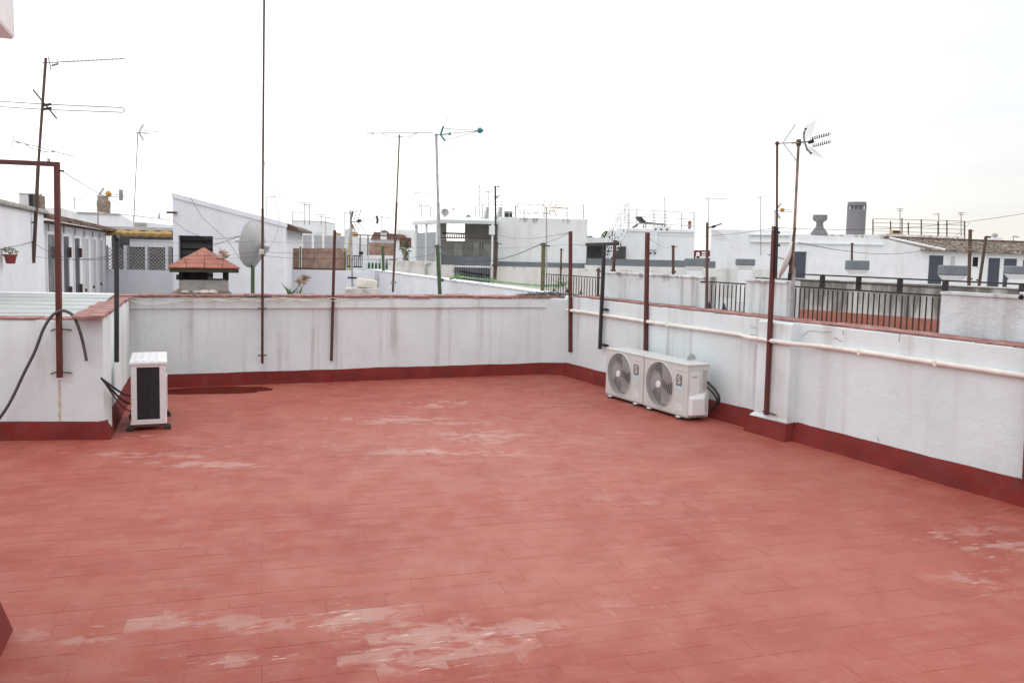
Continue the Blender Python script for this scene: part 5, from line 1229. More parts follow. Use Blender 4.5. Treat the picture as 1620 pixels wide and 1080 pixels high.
def railing(x0, x1, zt, n, label, off=PO+.06, zb=1.06, fin=()):
    root = on(RW, 'railing', label, 'railing'); a = RW.px(x0, 450, off).x; b = RW.px(x1, 450, off).x
    MB().box(a, b, off-.010, off+.010, zt-.014, zt).build('top_rail', BLACK, root)
    p0 = None
    for k in range(n):
        x = a+(b-a)*(k+.5)/n if False else a+.012+(b-a-.024)*k/(n-1)
        if p0 is None: p0 = MB().box(-.0045, .0045, off-.0045, off+.0045, zb-.2, zt-.022).build('picket', BLACK, root); p0.location = (x, 0, 0)
        else: dupe(p0, 'picket', root, (x, 0, 0))
    for k in fin:
        x = a+(b-a)*k; MB().add([(x-.03, off-.05, 1.09), (x+.03, off-.05, 1.09), (x+.03, off-.03, 1.09), (x-.03, off-.03, 1.09), (x, off-.04, 1.17)], [(0, 1, 4), (1, 2, 4), (2, 3, 4), (3, 0, 4)]).build('finial', BLACK, root)
    return root
railing(864, 952, 1.345, 22, 'black picket railing nearest the corner of the parapets', fin=(.2, .45, .7))
railing(1119, 1180, 1.385, 10, 'short black picket railing between two stained white walls', fin=(.15, .55))
railing(1251, 1489.5, 1.393, 29, 'long black picket railing above the pipe-lined parapet')
root = on(RW, 'upper_railing', 'black two-rail railing with square posts above the picket railing', 'railing'); off = PO+.22
a = RW.px(1249, 440, off).x; b = RW.px(1900, 450, off).x
z1 = RW.px(1250, 432, off).z; z1b = RW.px(1618, 447, off).z
MB().box(a, b, off-.010, off+.010, z1-.013, z1).build('top_rail', BLACK, root)
MB().box(a, RW.px(1496, 450, off).x, off-.010, off+.010, z1-.074, z1-.064).build('mid_rail', BLACK, root)
for x in (1250, 1301, 1358.5, 1424, 1496, 1618, 1760):
    s = RW.px(x, 445, off).x; MB().box(s-.015, s+.015, off-.02, off+.02, z1-.135, z1).build('post', BLACK, root)
MB().box(a, a+.03, off-.02, off+.02, .4, z1).build('post', BLACK, root)
root = on(RW, 'wall_lamp', 'small black floodlight on a white box fixed to the rough flaking wall', 'lamp'); q = RW.px(1612, 466, PO-.06)
MB().box(q.x-.018, q.x+.018, PO-.03, PO, q.z-.018, q.z+.018).build('mounting_box', STICK_W, root, bevel=.005); MB().tube((q.x+.0, PO-.03, q.z-.005), (q.x+.03, PO-.08, q.z-.018), .014, 10, .018).build('lamp_head', BLACK, root, smooth=True)
# far side parapet of the neighbour's terrace
NW = FP(1252, 470, 18.6, -52)
root = on(NW, 'mouldy_parapet', 'low mould-blackened parapet with red skirting across the neighbouring terrace', 'wall')
s1 = NW.px(1640, 455).x
MB().box(-1.0, s1+4, 0, .25, -.2, 1.20).build('wall', MOLDY, root, bevel=.02); MB().box(-1.0, s1+4, -.03, .28, 1.20, 1.225).build('coping', CONC, root, bevel=.01)
MB().box(-1.0, s1+4, -.03, 0, .3, .545).build('skirting', paint('salmon_skirting', (.34, .12, .085), .7, .15), root, bevel=.01)

# ------------------------------------------------------------------ aerials
def rods(m, a, b, n, L, axis, r, taper=0.0):
    a, b = Vector(a), Vector(b); ax = Vector(axis).normalized()
    for k in range(n):
        q = a.lerp(b, (k+.5)/n); l = L*(1-taper*k/n)/2; m.tube(q-ax*l, q+ax*l, r, 5)
    return m
AX = Vector((.18, 1, 0)).normalized()
# big mast on the store room wall
da = 11.3
root = thing('aerial_mast', 'leaning dark mast with three aerials on the store room wall', 'antenna', P(53, 415, da))
base = P(53, 415, da)
L_ = lambda x, y, d=da: P(x, y, d)-base
MB().tube(L_(53, 416), L_(60.5, 260), .024, 10).build('mast', RUST, root, smooth=True); MB().tube(L_(60.5, 262), L_(72.5, 92), .018, 10).build('mast', BROWN, root, smooth=True)
m = MB(); m.tube(L_(66, 100), L_(197, 93), .0065, 6); rods(m, L_(100, 98.5), L_(196, 93), 16, .17, AX, .0025, .3); m.build('upper_aerial', ALU, root)
MB().tube(L_(76.5, 90), L_(81, 112), .007, 6).build('upper_reflector', ALU, root); MB().tube(L_(82, 104), L_(92, 101), .014, 6).build('feed_box', ALU, root); MB().tube(L_(89, 93), L_(92, 101), .005, 5).build('feed_fin', ALU, root)
m = MB(); pts = [L_(-90, 155), L_(0, 160.5), L_(70, 165), L_(192, 170.5), L_(196.5, 172), L_(197, 175.5), L_(194, 178), L_(70, 173.5), L_(0, 169), L_(-90, 164)]; m.path(pts, .0065, 6); m.build('folded_dipole', ALU, root)
MB().tube(L_(52, 142, da-.15), L_(90, 188, da+.1), .010, 6).build('cross_boom', RUST, root)
for y in (166, 172): MB().tube(L_(68, y+1), L_(81, y-1.0), .018, 6).build('dipole_clamp', BLACK, root)
m = MB(); m.tube(L_(20, 222), L_(117, 248), .006, 6); rods(m, L_(30, 225), L_(115, 247), 10, .2, AX, .0025); m.path([L_(40, 228), L_(50, 235), L_(65, 239), L_(78, 241), L_(88, 240)], .007, 6); m.tube(L_(21, 215), L_(20, 231), .006, 5); m.tube(L_(25, 224), L_(31, 226), .014, 6); m.build('lower_aerial', ALU, root)
for y in (352, 383, 405): MB().bar(L_(46, y), L_(56, y), .02, .02).build('clamp', BLACK, root); 
for y in (352, 405): q = SD.loc(P(54, y, da)); MB().bar(L_(54, y), SD.w(q.x, .02, q.z)-base, .02, .02).build('wall_bracket', RUST, root)
# generic small aerials
def aerial(px, yt, yb, d, label, kind='yagi', length=30, tilt=0.0, group=None, mat=None, xb=None, r=None, side=1, el=None):
    root = thing('aerial', label, 'antenna', P(px if xb is None else xb, yb, d), 0, group); base = Vector(root.location)
    r = r or max(.010, d*.00048); mat = mat or ALU; u = d/1300
    T = P(px, yt, d)-base
    MB().tube((0, 0, 0), T, r, 6).build('mast', mat, root)
    m = MB(); rt = r*.85; s = side
    a = T+Vector((-3*u*s, 0, -1.5*u)); b = T+Vector((length*u*s, 0, -1.5*u+tilt*u))
    if kind == 'yagi':
        m.tube(a, b, rt, 5); rods(m, a, b, 9, el or 14*u, AX, rt*.7); m.tube(a+Vector((0, 0, 4*u)), a-Vector((0, 0, 4*u)), rt, 5); m.build('boom', mat, root)
    elif kind == 'tee':
        m.tube(T-Vector((length*u*.5, 0, 0)), T+Vector((length*u*.5, 0, tilt*u)), rt, 5); m.tube(T-Vector((length*u*.4, 0, 3*u)), T+Vector((length*u*.45, 0, -3*u)), rt*.8, 5); m.build('dipole', mat, root)
    elif kind == 'arm':
        m.tube(T, b, rt, 5); rods(m, T, b, 7, 10*u, AX, rt*.6); m.build('boom', mat, root)
    elif kind == 'corner':
        m.tube(a, T+Vector((length*.5*u*s, 0, 0)), rt, 5)
        for k in (-1, 0, 1):
            m.tube(T+Vector((2*u*s, 3*k*u, 0)), T+Vector((9*u*s, 3*k*u, 12*u)), rt*.7, 5); m.tube(T+Vector((2*u*s, 3*k*u, -1*u)), T+Vector((9*u*s, 3*k*u, -13*u)), rt*.7, 5)
        m.build('reflector', mat, root); e = T+Vector((length*u*s, 0, 0))
        m2 = MB(); m2.tube(T+Vector((8*u*s, 0, 2.5*u)), e+Vector((0, 0, 1*u)), rt*.7, 5); m2.tube(T+Vector((8*u*s, 0, -2.5*u)), e-Vector((0, 0, 1*u)), rt*.7, 5); m2.build('boom', mat, root)
    return root, T, base
aerial(218, 209, 352, 27, 'thin pale mast with a small corner aerial rising behind the stepped white block', 'corner', 34, xb=211.5, mat=ALU, r=.016)
root, T, base = aerial(155, 309, 356, 27, 'short mast with an orange tipped aerial by the brick chimney stump', 'corner', 44, mat=ALU, r=.02)
MB().lathe([(.01, -.1), (.09, -.04), (.10, .03), (.02, .1)], 10, Matrix.Translation(T+Vector((.34, 0, .06))) @ Matrix.Rotation(math.pi/2, 4, 'Y')).build('feed_box', ORANGE, root, smooth=True)
MB().box(T.x+.72, T.x+.78, -.08, .08, T.z-.15, T.z+.2).build('director_plate', ALU, root)
aerial(118, 313, 336, 40, 'tiny pale aerial on the roof behind the store rooms', 'arm', 12)
aerial(422, 312, 345, 26, 'short bare mast with one side arm on the sloped roof house', 'arm', 26, tilt=4)
# panel aerial behind the leaning slim post
fr = FP(555, 400, 14.6, 0); root = on(fr, 'corner_aerial', 'rusty corner aerial on a galvanised mast above the long white wall', 'antenna')
q = lambda x, y, o_=0: fr.px(x, y, o_)
MB().tube(q(558, 470), q(554.5, 333), .019, 8).build('mast', GALV, root, smooth=True)
m = MB()
for dy in (-.10, 0, .10):
    m.tube(q(555, 352, dy), q(558.5+dy*10, 334, dy*1.6), .006, 5); m.tube(q(556, 352, dy), q(562+dy*30, 369, dy*1.6), .007, 5)
for (x0, y0, x1, y1) in ((560, 348, 565, 331), (566.5, 347, 571.5, 330), (560, 352, 568, 365), (567.5, 352, 577, 366)): m.tube(q(x0, y0), q(x1, y1), .006, 5)
m.build('reflector', BROWN, root)
MB().tube(q(553, 351), q(570, 350), .012, 6).build('boom', GALV, root); MB().tube(q(565, 350.5), q(571, 348.5), .028, 8).build('feed_box', BLACK, root)
m = MB()
for y in (345, 348.8, 353): m.tube(q(571, 349.5+(y-349)*.3), q(596, y-3+1.5), .004, 5)
m.build('director_rods', ALU, root); MB().path([q(595.5, 341.5), q(597.5, 347), q(596.5, 354)], .022, 6).build('end_director', CABLE, root)
MB().box(q(559, 439).x-.1, q(559, 439).x+.06, -.02, .04, q(559, 439).z-.02, q(559, 439).z+.01).build('clamp', BLACK, root)
fr = FP(548, 380, 14.2, 0); root = on(fr, 'flat_panel_aerial', 'narrow white flat panel aerial hanging beside the corner aerial', 'antenna')
MB().add([fr.px(544.5, 393), fr.px(549.5, 394.5), fr.px(553.5, 361), fr.px(546.5, 362)]+[p+Vector((0, .06, 0)) for p in (fr.px(544.5, 393), fr.px(549.5, 394.5), fr.px(553.5, 361), fr.px(546.5, 362))], [(0, 1, 2, 3), (7, 6, 5, 4), (0, 4, 5, 1), (1, 5, 6, 2), (2, 6, 7, 3), (3, 7, 4, 0)]).build('panel', DISHW, root, bevel=.01)
MB().path([fr.px(540, 392), fr.px(544, 397), fr.px(549, 394), fr.px(550.5, 388), fr.px(552, 375)], .008, 6).build('cable', CABLE_W, root); MB().bar(fr.px(549, 378, .05), fr.px(555.5, 378, .3), .03, .03).build('bracket', GALV, root)
# long yagi mast
fr = FP(625, 400, 14.8, 0); root = on(fr, 'long_yagi_aerial', 'tall slim brown mast with a long horizontal aerial over the white wall', 'antenna'); q = lambda x, y, o_=0: fr.px(x, y, o_)
MB().tube(q(621.5, 462), q(627.5, 320), .020, 8).build('mast', BROWN, root, smooth=True); MB().tube(q(627.5, 320), q(632, 213), .014, 8).build('mast', OLIVE, root, smooth=True)
m = MB(); m.tube(q(581.5, 210.5), q(686, 210.5), .0055, 6); rods(m, q(608, 210.5), q(686, 210.5), 14, .26, AX, .0022, .2); m.path([q(604, 211), q(609, 213), q(617, 217), q(648, 217), q(655, 212), q(661, 210.8)], .006, 5); m.tube(q(581.5, 204.5), q(581.5, 217), .0045, 5); m.build('boom', ALU, root)
MB().tube(q(586, 210.8), q(592, 211.5), .012, 6).build('feed_box', ALU, root); MB().bar(q(629.5, 216.5), q(635.5, 216.5), .02, .02).build('clamp', GALV, root); MB().bar(q(618, 447), q(627, 447), .03, .05).build('lower_clamp', GALV, root)
# teal corner aerial on tall grey mast
fr = FP(692, 400, 16.5, 0); root = on(fr, 'teal_corner_aerial', 'tall grey mast with a teal corner aerial and pointed teal tip', 'antenna'); q = lambda x, y, o_=0: fr.px(x, y, o_)
MB().tube(q(696, 442), q(693, 320), .034, 10).build('mast', GALV, root, smooth=True); MB().tube(q(693, 320), q(690, 213), .026, 10).build('mast', GALV, root, smooth=True)
MB().lathe([(.01, -.03), (.035, 0), (.01, .03)], 10, Matrix.Translation(q(690, 213.5))).build('mast_cap', ALU, root, smooth=True)
m = MB()
for dy in (-.15, -.05, .05, .15):
    m.tube(q(697, 213, dy), q(701.5, 200, dy), .021, 6); m.tube(q(697, 213, dy), q(704, 223, dy), .021, 6)
m.build('reflector_arm', TEAL, root)
m = MB()
for dy in (-.18, 0, .18):
    m.tube(q(701.5, 200, dy), q(709.5, 183, dy*1.2), .0055, 5); m.tube(q(700, 222, dy), q(713, 242, dy), .0055, 5); m.tube(q(704.5, 223, dy), q(717, 239, dy), .0055, 5)
m.build('reflector_rods', ALU, root)
m = MB(); m.tube(q(690, 214), q(710, 212), .012, 6)
for y in (203.5, 212, 222): m.tube(q(703, y), q(759, 207), .006, 5)
m.tube(q(711, 203.5), q(711, 212), .004, 5); rods(m, q(715, 211), q(755, 208), 8, .2, AX, .003); m.build('boom', ALU, root)
MB().lathe([(.001, -.03), (.026, -.015), (.03, .01), (.001, .035)], 10, Matrix.Translation(q(711.5, 212)) @ Matrix.Rotation(math.pi/2, 4, 'Y')).build('feed_box', TEAL, root, smooth=True)
MB().lathe([(.001, -.07), (.05, -.045), (.06, 0), (.035, .04), (.001, .065)], 12, Matrix.Translation(q(760, 206.5)) @ Matrix.Rotation(math.pi/2, 4, 'Y')).build('tip', TEAL, root, smooth=True)
# green and olive clothes-line posts behind the back parapet
for (x0, y0, x1, y1, d, w, mt, lab, cat) in ((608, 430, 605.5, 389, 22.5, .07, GREEN_P, 'green post standing by the green paneled fence', 'post'), (697.5, 443, 692, 387, 16.2, .07, GREEN_P, 'leaning green post tied to the tall grey aerial mast', 'post'), (858.5, 464, 860, 384, 12.7, .062, OLIVE, 'thick olive post near the end of the long white wall', 'post'), (783, 420, 785.5, 383, 25.3, .11, RUST, 'rusty post before the canopy terrace', 'post'), (887.5, 425, 888, 393, 24.8, .05, RUST, 'thin bare rod before the white box house', 'post'), (1066, 430, 1065, 388, 24, .07, RUST, 'short grey-brown post in front of the white block', 'post'), (970, 428, 973, 380, 24.5, .09, RED_POST2, 'leaning red brown post before the outside stair', 'post'), (1534, 441, 1535, 363, 30, .09, RUST, 'rusty pole with clamps in front of the tiled roof', 'post'), (1548.5, 443, 1560, 374, 30, .08, RUST, 'leaning rusty pole with a bent tip before the slate doors', 'post'), (946, 470, 947, 424, 11.6, .035, RUST, 'thin rusty post at the end of the corner railing', 'post'), (1348, 440, 1348, 384, 30, .06, RUST, 'slim pole rising behind the vent hood on the blank gable', 'post')):
    root = thing('clothesline_post', lab, cat, P(x0, y0, d)); b = Vector(root.location)
    MB().bar((0, 0, -.5), P(x1, y1, d)-b, w, w).build('post', mt, root, bevel=.004)
    MB().box(-w*.8, w*.8, -w*.8, w*.8, -.03, .03).build('collar', mt, root, bevel=.004)
    T = P(x1, y1, d)-b; MB().tube(T+Vector((-w, 0, -.03)), T+Vector((w*1.6, 0, -.05)), .012, 6).build('hook', RUST, root)
    if x0 == 1534: 
        for dz in (.0, .1): MB().lathe([(.08, -.03), (.11, 0), (.08, .03)], 8, Matrix.Translation(P(1535, 393, d)-b+Vector((0, 0, dz-.05)))).build('insulator', BRICKC, root)
    if x0 == 1548.5: MB().tube(T, P(1568, 375, d)-b, .03, 6).build('bent_tip', RUST, root)
# right-hand masts
fr = Fr(tuple(RW.w(4.05, .02, 0).xy), 0); root = on(fr, 'corner_aerial', 'dark slim mast beside the thick red post with an open vee aerial', 'antenna'); q = lambda x, y, o_=0: fr.px(x, y, o_)
MB().tube(q(1226.5, 440), q(1229, 360), .017, 8).build('mast', BLACK, root, smooth=True); MB().tube(q(1229, 360), q(1229.5, 225), .011, 8).build('mast', RUST, root, smooth=True)
MB().lathe([(.01, -.02), (.022, 0), (.012, .018)], 8, Matrix.Translation(q(1229.5, 227))).build('mast_clamp', RUST, root)
m = MB(); m.tube(q(1229, 227), q(1264, 226), .0055, 6); m.build('boom', ALU, root); MB().tube(q(1253, 226.3), q(1259, 226), .009, 6).build('feed_box', ALU, root)
m = MB()
for (xa, ya, xb, yb) in ((1239, 226, 1258.5, 196.5), (1240, 228, 1260.5, 255)):
    m.tube(q(xa, ya), q(xb, yb), .004, 5)
    for k in range(1, 7): t = k/6.5; m.tube(q(xa+(xb-xa)*t, ya+(yb-ya)*t, -.12), q(xa+(xb-xa)*t, ya+(yb-ya)*t, .12), .003, 4)
m.build('reflector', ALU, root)
for y in (368, 388): MB().bar(q(1226, y), q(1234, y), .012, .02).build('clamp', BLACK, root)
fr = Fr(tuple(RW.w(4.3, .65, 0).xy), 0); root = on(fr, 'grid_aerial', 'tan leaning mast with a wire grid aerial and double comb boom', 'antenna'); q = lambda x, y, o_=0: fr.px(x, y, o_)
MB().tube(q(1253.5, 432), q(1263.5, 224), .013, 8).build('mast', BRICKC, root, smooth=True); MB().tube(q(1249.5, 432), q(1257.5, 360), .014, 8).build('prop', RUST, root, smooth=True)
m = MB()
for (x0, y0, x1, y1) in ((1272, 204, 1291, 190), (1283, 246, 1302, 249)): pass
for k in range(7):
    t = k/6; m.tube(q(1273-4+t*5, 223-t*23, -.15+.3*t*.3), q(1284+t*8-t*2, 214-t*25, .15), .0014, 3); m.tube(q(1272+t*5, 226+t*18, -.15), q(1290+t*14, 238+t*12, .15), .0014, 3)
for k in range(7): t = k/6; m.tube(q(1269+t*15, 222-t*7, -.15+.3*t), q(1276+t*16, 199-t*10, -.15+.3*t), .0014, 3); m.tube(q(1272+t*16, 228+t*9, -.15+.3*t), q(1279+t*22, 245+t*4, -.15+.3*t), .0014, 3)
m.build('wire_grid', ALU, root)
MB().path([q(1274.5, 204), q(1271.5, 212), q(1272.5, 224), q(1277, 236), q(1283, 243)], .007, 6).build('grid_spine', BROWN, root)
for (x, y) in ((1274.5, 204), (1272, 211), (1277, 237), (1283, 242.5)): MB().tube(q(x, y, -.01), q(x, y, .01), .012, 6).build('spine_clip', BROWN, root)
MB().tube(q(1262, 226), q(1280, 224), .008, 6).build('boom', ALU, root); MB().tube(q(1279, 225.5), q(1287, 223.5), .018, 6).build('feed_box', BLACK, root)
for (xa, ya, xb, yb) in ((1284, 221, 1312, 214), (1286, 233, 1313, 226)):
    m = MB(); m.tube(q(xa, ya), q(xb, yb), .0035, 5)
    for k in range(9): t = k/8; x, y = xa+(xb-xa)*t, ya+(yb-ya)*t; m.path([q(x-1.3, y-4.5), q(x-1.3, y), q(x+1.3, y), q(x+1.3, y-4.5)], .0032, 4); m.tube(q(x, y, -.06), q(x, y, .06), .003, 4)
    m.build('comb_director', BROWN, root)
MB().lathe([(.02, -.03), (.026, 0), (.02, .03)], 8, Matrix.Translation(q(1263.5, 226))).build('mast_clamp', BROWN, root)
# pole aerial between the stained walls
fr = Fr(tuple(RW.w(2.56, .28, 0).xy), 0); root = on(fr, 'pole_aerial', 'dark pole with a hanging grid aerial beside the short black railing', 'antenna'); q = lambda x, y, o_=0: fr.px(x, y, o_)
MB().bar(q(1118, 500), q(1119, 352), .026, .026).build('pole', BROWN, root); m = MB(); m.tube(q(1119, 361), q(1142, 354), .008, 6); rods(m, q(1126, 359), q(1143, 353.5), 6, .12, AX, .004); m.build('boom', CABLE, root); MB().tube(q(1126, 359.5), q(1132, 357.5), .016, 6).build('feed_box', BLACK, root)
m = MB()
for k in range(6): t = k/5; m.tube(q(1124+t*7, 363+t*17, -.1), q(1138+t*16, 366+t*15, .15), .0013, 3); m.tube(q(1124+t*14, 363+t*3, -.1+.25*t), q(1131+t*23, 380+t*1, -.1+.25*t), .0013, 3)
m.build('wire_grid', ALU, root); MB().bar(q(1108, 446), q(1120, 446), .012, .02).build('clamp', RUST, root)
# edge-on dish behind the thick red post
DF = Fr(tuple(RW.w(4.15, .42, 0).xy), 0); root = on(DF, 'satellite_dish', 'white satellite dish seen edge on beside the thick red post', 'satellite dish')
c = DF.px(1244, 412); o, Mx = dish(root, c+Vector((.02, 0, 0)), .17, (-.90, .34, .27), DISHW, .03)
MB().bar((c.x+.03, 0, c.z), (c.x+.08, .02, c.z-.11), .03, .03).build('mount', GALV, root); MB().tube((c.x+.08, .02, .9), (c.x+.08, .02, c.z-.08), .018, 8).build('mast', GALV, root)
MB().path([Mx @ Vector((-.15, 0, .04)), Mx @ Vector((-.05, 0, .2))], .008, 5).build('feed_arm', GALV, root)
# small dishes and aerials on the canopy and roofs far off
for (x, y, rp, d, lab) in ((703.5, 337, 6, 33, 'round pale dish on a thin mast above the canopy'), (740.5, 345, 4.2, 34, 'small grey dish at the back edge of the canopy roof')):
    root = thing('satellite_dish', lab, 'satellite dish', P(x, 354, d)); b = Vector(root.location); u = d/1300
    MB().tube((0, 0, -.4), P(x, y, d)-b, .03, 6).build('mast', GALV, root); dish(root, P(x, y, d)-b, rp*u, (.25, -.8, .25), DISH, .08)
gA = 'far aerials above the rooftops'
for (x, yt, yb, d, kd, ln, lb) in (
    (482, 321, 356, 55, 'tee', 22, 'tallest double-bar aerial over the pale windowless roof room'), (489.5, 325, 356, 58, 'tee', 16, 'narrow double-bar aerial close beside the tallest one on the roof room'),
    (463, 335, 356, 58, 'arm', 16, 'one-armed aerial at the end of the roof room near the sloped house'), (508, 340, 356, 60, 'tee', 18, 'low double-bar aerial at the ochre house end of the roof room'),
    (515.5, 344, 372, 60, 'arm', 14, 'one-armed aerial standing over the small ochre house'), (545.5, 336, 372, 60, 'arm', 10, 'one-armed aerial behind the white flat panel aerial'),
    (603, 343, 370, 70, 'arm', 14, 'thin one-armed aerial over the red tiled roof and dormer'), (656.5, 304.5, 362, 33, 'arm', 24, 'tall one-armed mast at the roller blind end of the canopy'),
    (667, 323.5, 360, 36, 'yagi', 14, 'short comb aerial behind the roller blinds of the canopy'), (681, 328, 358, 36, 'tee', 14, 'short double-bar aerial just beside the tall grey teal-topped mast'),
    (718, 329.5, 356, 36, 'yagi', 9, 'small comb aerial between the two dishes on the canopy'), (758.5, 293, 352, 38, 'tee', 20, 'tall pale double-bar aerial behind the tall dark mast'),
    (772.5, 302.5, 352, 38, 'yagi', 8, 'slim mast with a stubby comb just behind the tall dark mast'), (816, 326, 350, 34, 'corner', 12, 'small vee aerial on the white box house by its air conditioner'),
    (829.5, 337, 350, 34, 'arm', 10, 'very short one-armed aerial inside the wire roof railing'), (1051, 312, 362, 36, 'tee', 14, 'double-bar aerial behind the lounger on the white block'),
    (1424, 330.5, 376, 60, 'tee', 10, 'far double-bar aerial over the small tan air conditioner'), (1485, 338, 376, 60, 'arm', -8, 'far hooked aerial among the rusty railing posts'),
    (1520.5, 336.5, 376, 60, 'tee', 10, 'far double-bar aerial at the end of the rusty post railing'), (1603, 373.5, 392, 60, 'arm', 8, 'little aerial beyond the ball-topped chimney')):
    aerial(x, yt, yb, d, lb, kd, ln, 0, gA)
aerial(1120.5, 312.5, 352, 26, 'thin mast with a long side yagi beside the dark pole and hanging grid', 'yagi', 28, xb=1121)
aerial(1203.5, 311, 404, 27, 'slim bracketed mast with a small tilted aerial on the plain white house', 'yagi', 10, tilt=4)
root, T, base = aerial(1226, 333, 368, 20, 'short mast with an orange fed aerial beside the thick red post', 'corner', 28, mat=ALU); MB().lathe([(.01, -.06), (.05, -.02), (.04, .03), (.01, .06)], 8, Matrix.Translation(T+Vector((.18, 0, .02))) @ Matrix.Rotation(math.pi/2, 4, 'Y')).build('feed_box', ORANGE, root)
fr = FP(784, 380, 26.2, 0); root = on(fr, 'tall_yagi_aerial', 'tall dark mast with long level aerials at the corner of the canopy', 'antenna'); q = lambda x, y, o_=0: fr.px(x, y, o_)
MB().tube(q(785, 420), q(783.5, 294), .030, 8).build('mast', CABLE, root, smooth=True); m = MB(); m.tube(q(781, 295), q(827, 295), .011, 5); m.build('upper_boom', ALU, root); MB().tube(q(786, 295.2), q(790, 295), .03, 6).build('feed_box', ALU, root)
m = MB(); m.tube(q(735, 315.5), q(783, 314.5), .008, 5); m.tube(q(783, 310.5), q(824, 310.5), .010, 5); m.tube(q(785, 314), q(822, 313.5), .008, 5); m.tube(q(781, 311), q(792, 310), .02, 6); m.tube(q(783, 315), q(789, 311), .016, 6); m.build('lower_boom', ALU, root)
fr = FP(862, 380, 24.5, 0); root = on(fr, 'orange_aerial', 'grey mast with an orange toothed aerial before the white box house', 'antenna'); q = lambda x, y, o_=0: fr.px(x, y, o_)
MB().tube(q(864.5, 440), q(864.8, 328), .022, 8).build('mast', GALV, root, smooth=True); m = MB(); m.tube(q(862, 329), q(896, 329.5), .012, 5); rods(m, q(872, 329), q(896, 329.5), 9, .12, (0, 0, 1), .008); m.build('boom', ORANGE, root)
m = MB()
for (xa, ya, xb, yb) in ((858.5, 328, 862, 316), (858.5, 332, 860, 344), (870, 327, 874, 316), (878, 327, 881, 317), (877, 332, 880.5, 342), (868, 332, 871, 343)): m.tube(q(xa, ya), q(xb, yb), .012, 5)
m.build('reflector', ALU, root); MB().tube(q(868, 334), q(878, 334), .02, 6).build('feed_box', ORANGE, root)

# green twine with climbing stems along the long white wall; black sheet on the coping end
r = random.Random(31); root = thing('green_twine', 'pale green rope with knots strung along the long white wall', 'rope', P(715, 440, 15.6)); b = Vector(root.location)
pts = [P(x, y, d)-b for x, y, d in ((712, 441, 15.8), (725, 438, 15.6), (745, 440, 15.2), (775, 443, 14.6), (783, 445, 14.4), (820, 449, 13.8), (858, 452, 12.9), (890, 451, 12.3))]
MB().path(pts, .018, 6).build('rope', paint('twine_green', (.20, .33, .16), .8, .3), root)
for c in (pts[1], pts[3], pts[7]):
    m = MB()
    for _ in range(26):
        d = Vector((r.gauss(0, .1), r.gauss(0, .05), r.gauss(.0, .05))); m.tube(c, c+d, .004, 4)
    m.build('frayed_knot', MATS['twine_green'], root)
root = on(BW, 'black_sheet', 'crumpled strip of black sheeting on the end of the back coping', 'sheet'); m = MB(); vs = []; nn = 24
for i in range(nn+1):
    t = i/nn; x = 4.35+t*.95
    for (y, z) in ((.02, 0), (.1, .03), (.2, .0)): vs.append((x, y+.03*math.sin(i*1.7), 1.083+z*math.sin(t*math.pi)*1.3+.008*math.sin(i*2.3+y*20)))
m.add(vs, [(i*3+j, i*3+j+3, i*3+j+4, i*3+j+1) for i in range(nn) for j in range(2)]); k0 = len(m.v); m.add([(x, y, z-.006) for x, y, z in vs], [(i*3+j, i*3+j+1, i*3+j+4, i*3+j+3) for i in range(nn) for j in range(2)]); m.build('sheet', RUBBER, root, smooth=True)

# ------------------------------------------------------------------ clothes lines and wires
lp = lambda x, y: LP.w(*LP.px(x, y, -.055))
bk = lambda x, y: BW.w(*BW.px(x, y, -.07))
ls = lambda x, y: LS.w(*LS.px(x, y, -.07))
rw = lambda x, y: RW.w(*RW.px(x, y, -.06))
hb = HS.w(*HS.px(262, 336, -.12)); dpst = P(382, 373, 12.2)
TH = .0024
wire(lp(97, 270), hb, 'thin wire from the red frame to the sloped house bracket', .15, .006)
wire(hb, dpst, 'dark wire from the sloped house bracket to the satellite dish', .25, .008)
wire(dpst, P(338, 388, 14), 'short dark stay wire beside the satellite dish', .0, .007)
wire(ls(188, 379), bk(415, 381), 'upper clothes line from the black corner post to the tall pole', .03, TH, CABLE)
wire(bk(415, 381), bk(529.5, 383), 'upper clothes line from the tall pole to the slim leaning post', .02, TH)
wire(bk(415, 398), bk(529, 398), 'middle clothes line from the tall pole to the slim leaning post', .02, .0042)
wire(bk(415, 404), bk(529, 409), 'lower clothes line from the tall pole to the slim leaning post', .02, .0042)
wire(ls(186, 400), bk(415, 398), 'middle clothes line from the black corner post to the tall pole', .04, TH)
wire(ls(186, 409), bk(415, 404), 'lower clothes line from the black corner post to the tall pole', .03, TH)
wire(bk(529, 384), rw(900, 387), 'pale clothes line from the slim leaning post to the corner red post', .06, TH, CABLE)
wire(bk(529, 409), P(695, 401, 16.2), 'lower line from the slim leaning post to the leaning green post', .05, .006)
wire(P(695, 401, 16.2), P(859, 384, 12.7), 'dark rope from the leaning green post to the thick olive post', .22, .009)
wire(P(784, 369, 26), rw(900, 368), 'dark wire from the tall dark mast to the corner red post', .12, .006)
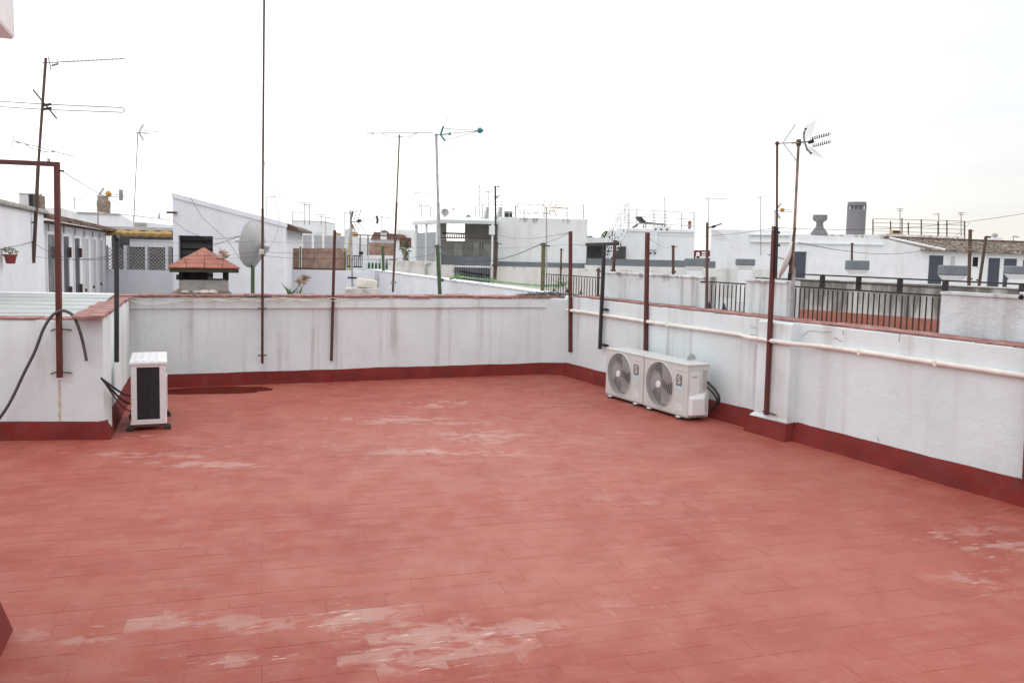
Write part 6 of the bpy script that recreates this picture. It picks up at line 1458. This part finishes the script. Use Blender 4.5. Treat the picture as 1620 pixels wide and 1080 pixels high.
wire(P(860, 385, 12.7), rw(900, 369), 'short line from the thick olive post to the corner red post', .01, .005)
wire(rw(900, 386), rw(948, 388), 'short line from the corner red post to the black cross arm', .01, .005)
wire(rw(1022, 372), P(1065, 389, 24), 'line from the red post behind the units to the grey-brown post', .1, .004)
wire(rw(1022, 370), rw(1223, 361), 'clothes line between the red post behind the units and the thick red post', .05, .003)
wire(RW.w(*RW.px(1226, 360, -.165)), P(1720, 318, 7.0), 'long pale wire rising from the thick red post past the tower', .10, .004)
wire(P(1263, 384, 9), P(1535, 352, 29.6), 'thin wire from the grid aerial mast to the rusty clamped pole', .5, .008)
wire(lp(-60, 402), P(52, 382, da), 'line rising from beyond the flower pot to the leaning mast', .02, .006)
wire(P(52, 383, da), ls(184, 402), 'clothes line crossing the store room doors', .12, .005)
wire(P(52, 405, da), ls(184, 409), 'lower clothes line crossing the store room doors', .03, .005)
wire(bk(417, 270), bk(416, 396), 'slack pale cable bowed beside the tall pole', -.0, .003, CABLE_W)
ca_ = [bk(x, y) for x, y in ((418.5, 255), (420, 280), (434, 310), (442, 345), (438, 370), (425, 395), (417, 405))]
tag(MB().path(ca_, .0045, 5).build('cable', CABLE_W, smooth=True), 'pale loop of cable hanging off the tall pole', 'cable')
sk_ = [P(x, y, 12.6) for x, y in ((300, 310), (320, 345), (360, 380), (381, 412))]
tag(MB().path(sk_, .0028, 5).build('cable', CABLE), 'dark stay cable running down the sloped house to the dish post', 'cable')

# ------------------------------------------------------------------ put every root at the base of its thing
bpy.context.view_layer.update()
for root in ROOTS:
    kids = [o for o in root.children]
    if not kids: continue
    mn = Vector((1e9,)*3); mx = Vector((-1e9,)*3)
    for k in kids:
        M = k.matrix_basis
        for c in k.bound_box:
            p = M @ Vector(c)
            for i in range(3): mn[i] = min(mn[i], p[i]); mx[i] = max(mx[i], p[i])
    d = Vector(((mn.x+mx.x)/2, (mn.y+mx.y)/2, mn.z))
    for k in kids: k.location = k.location-d
    root.location = root.location+root.rotation_euler.to_matrix() @ d
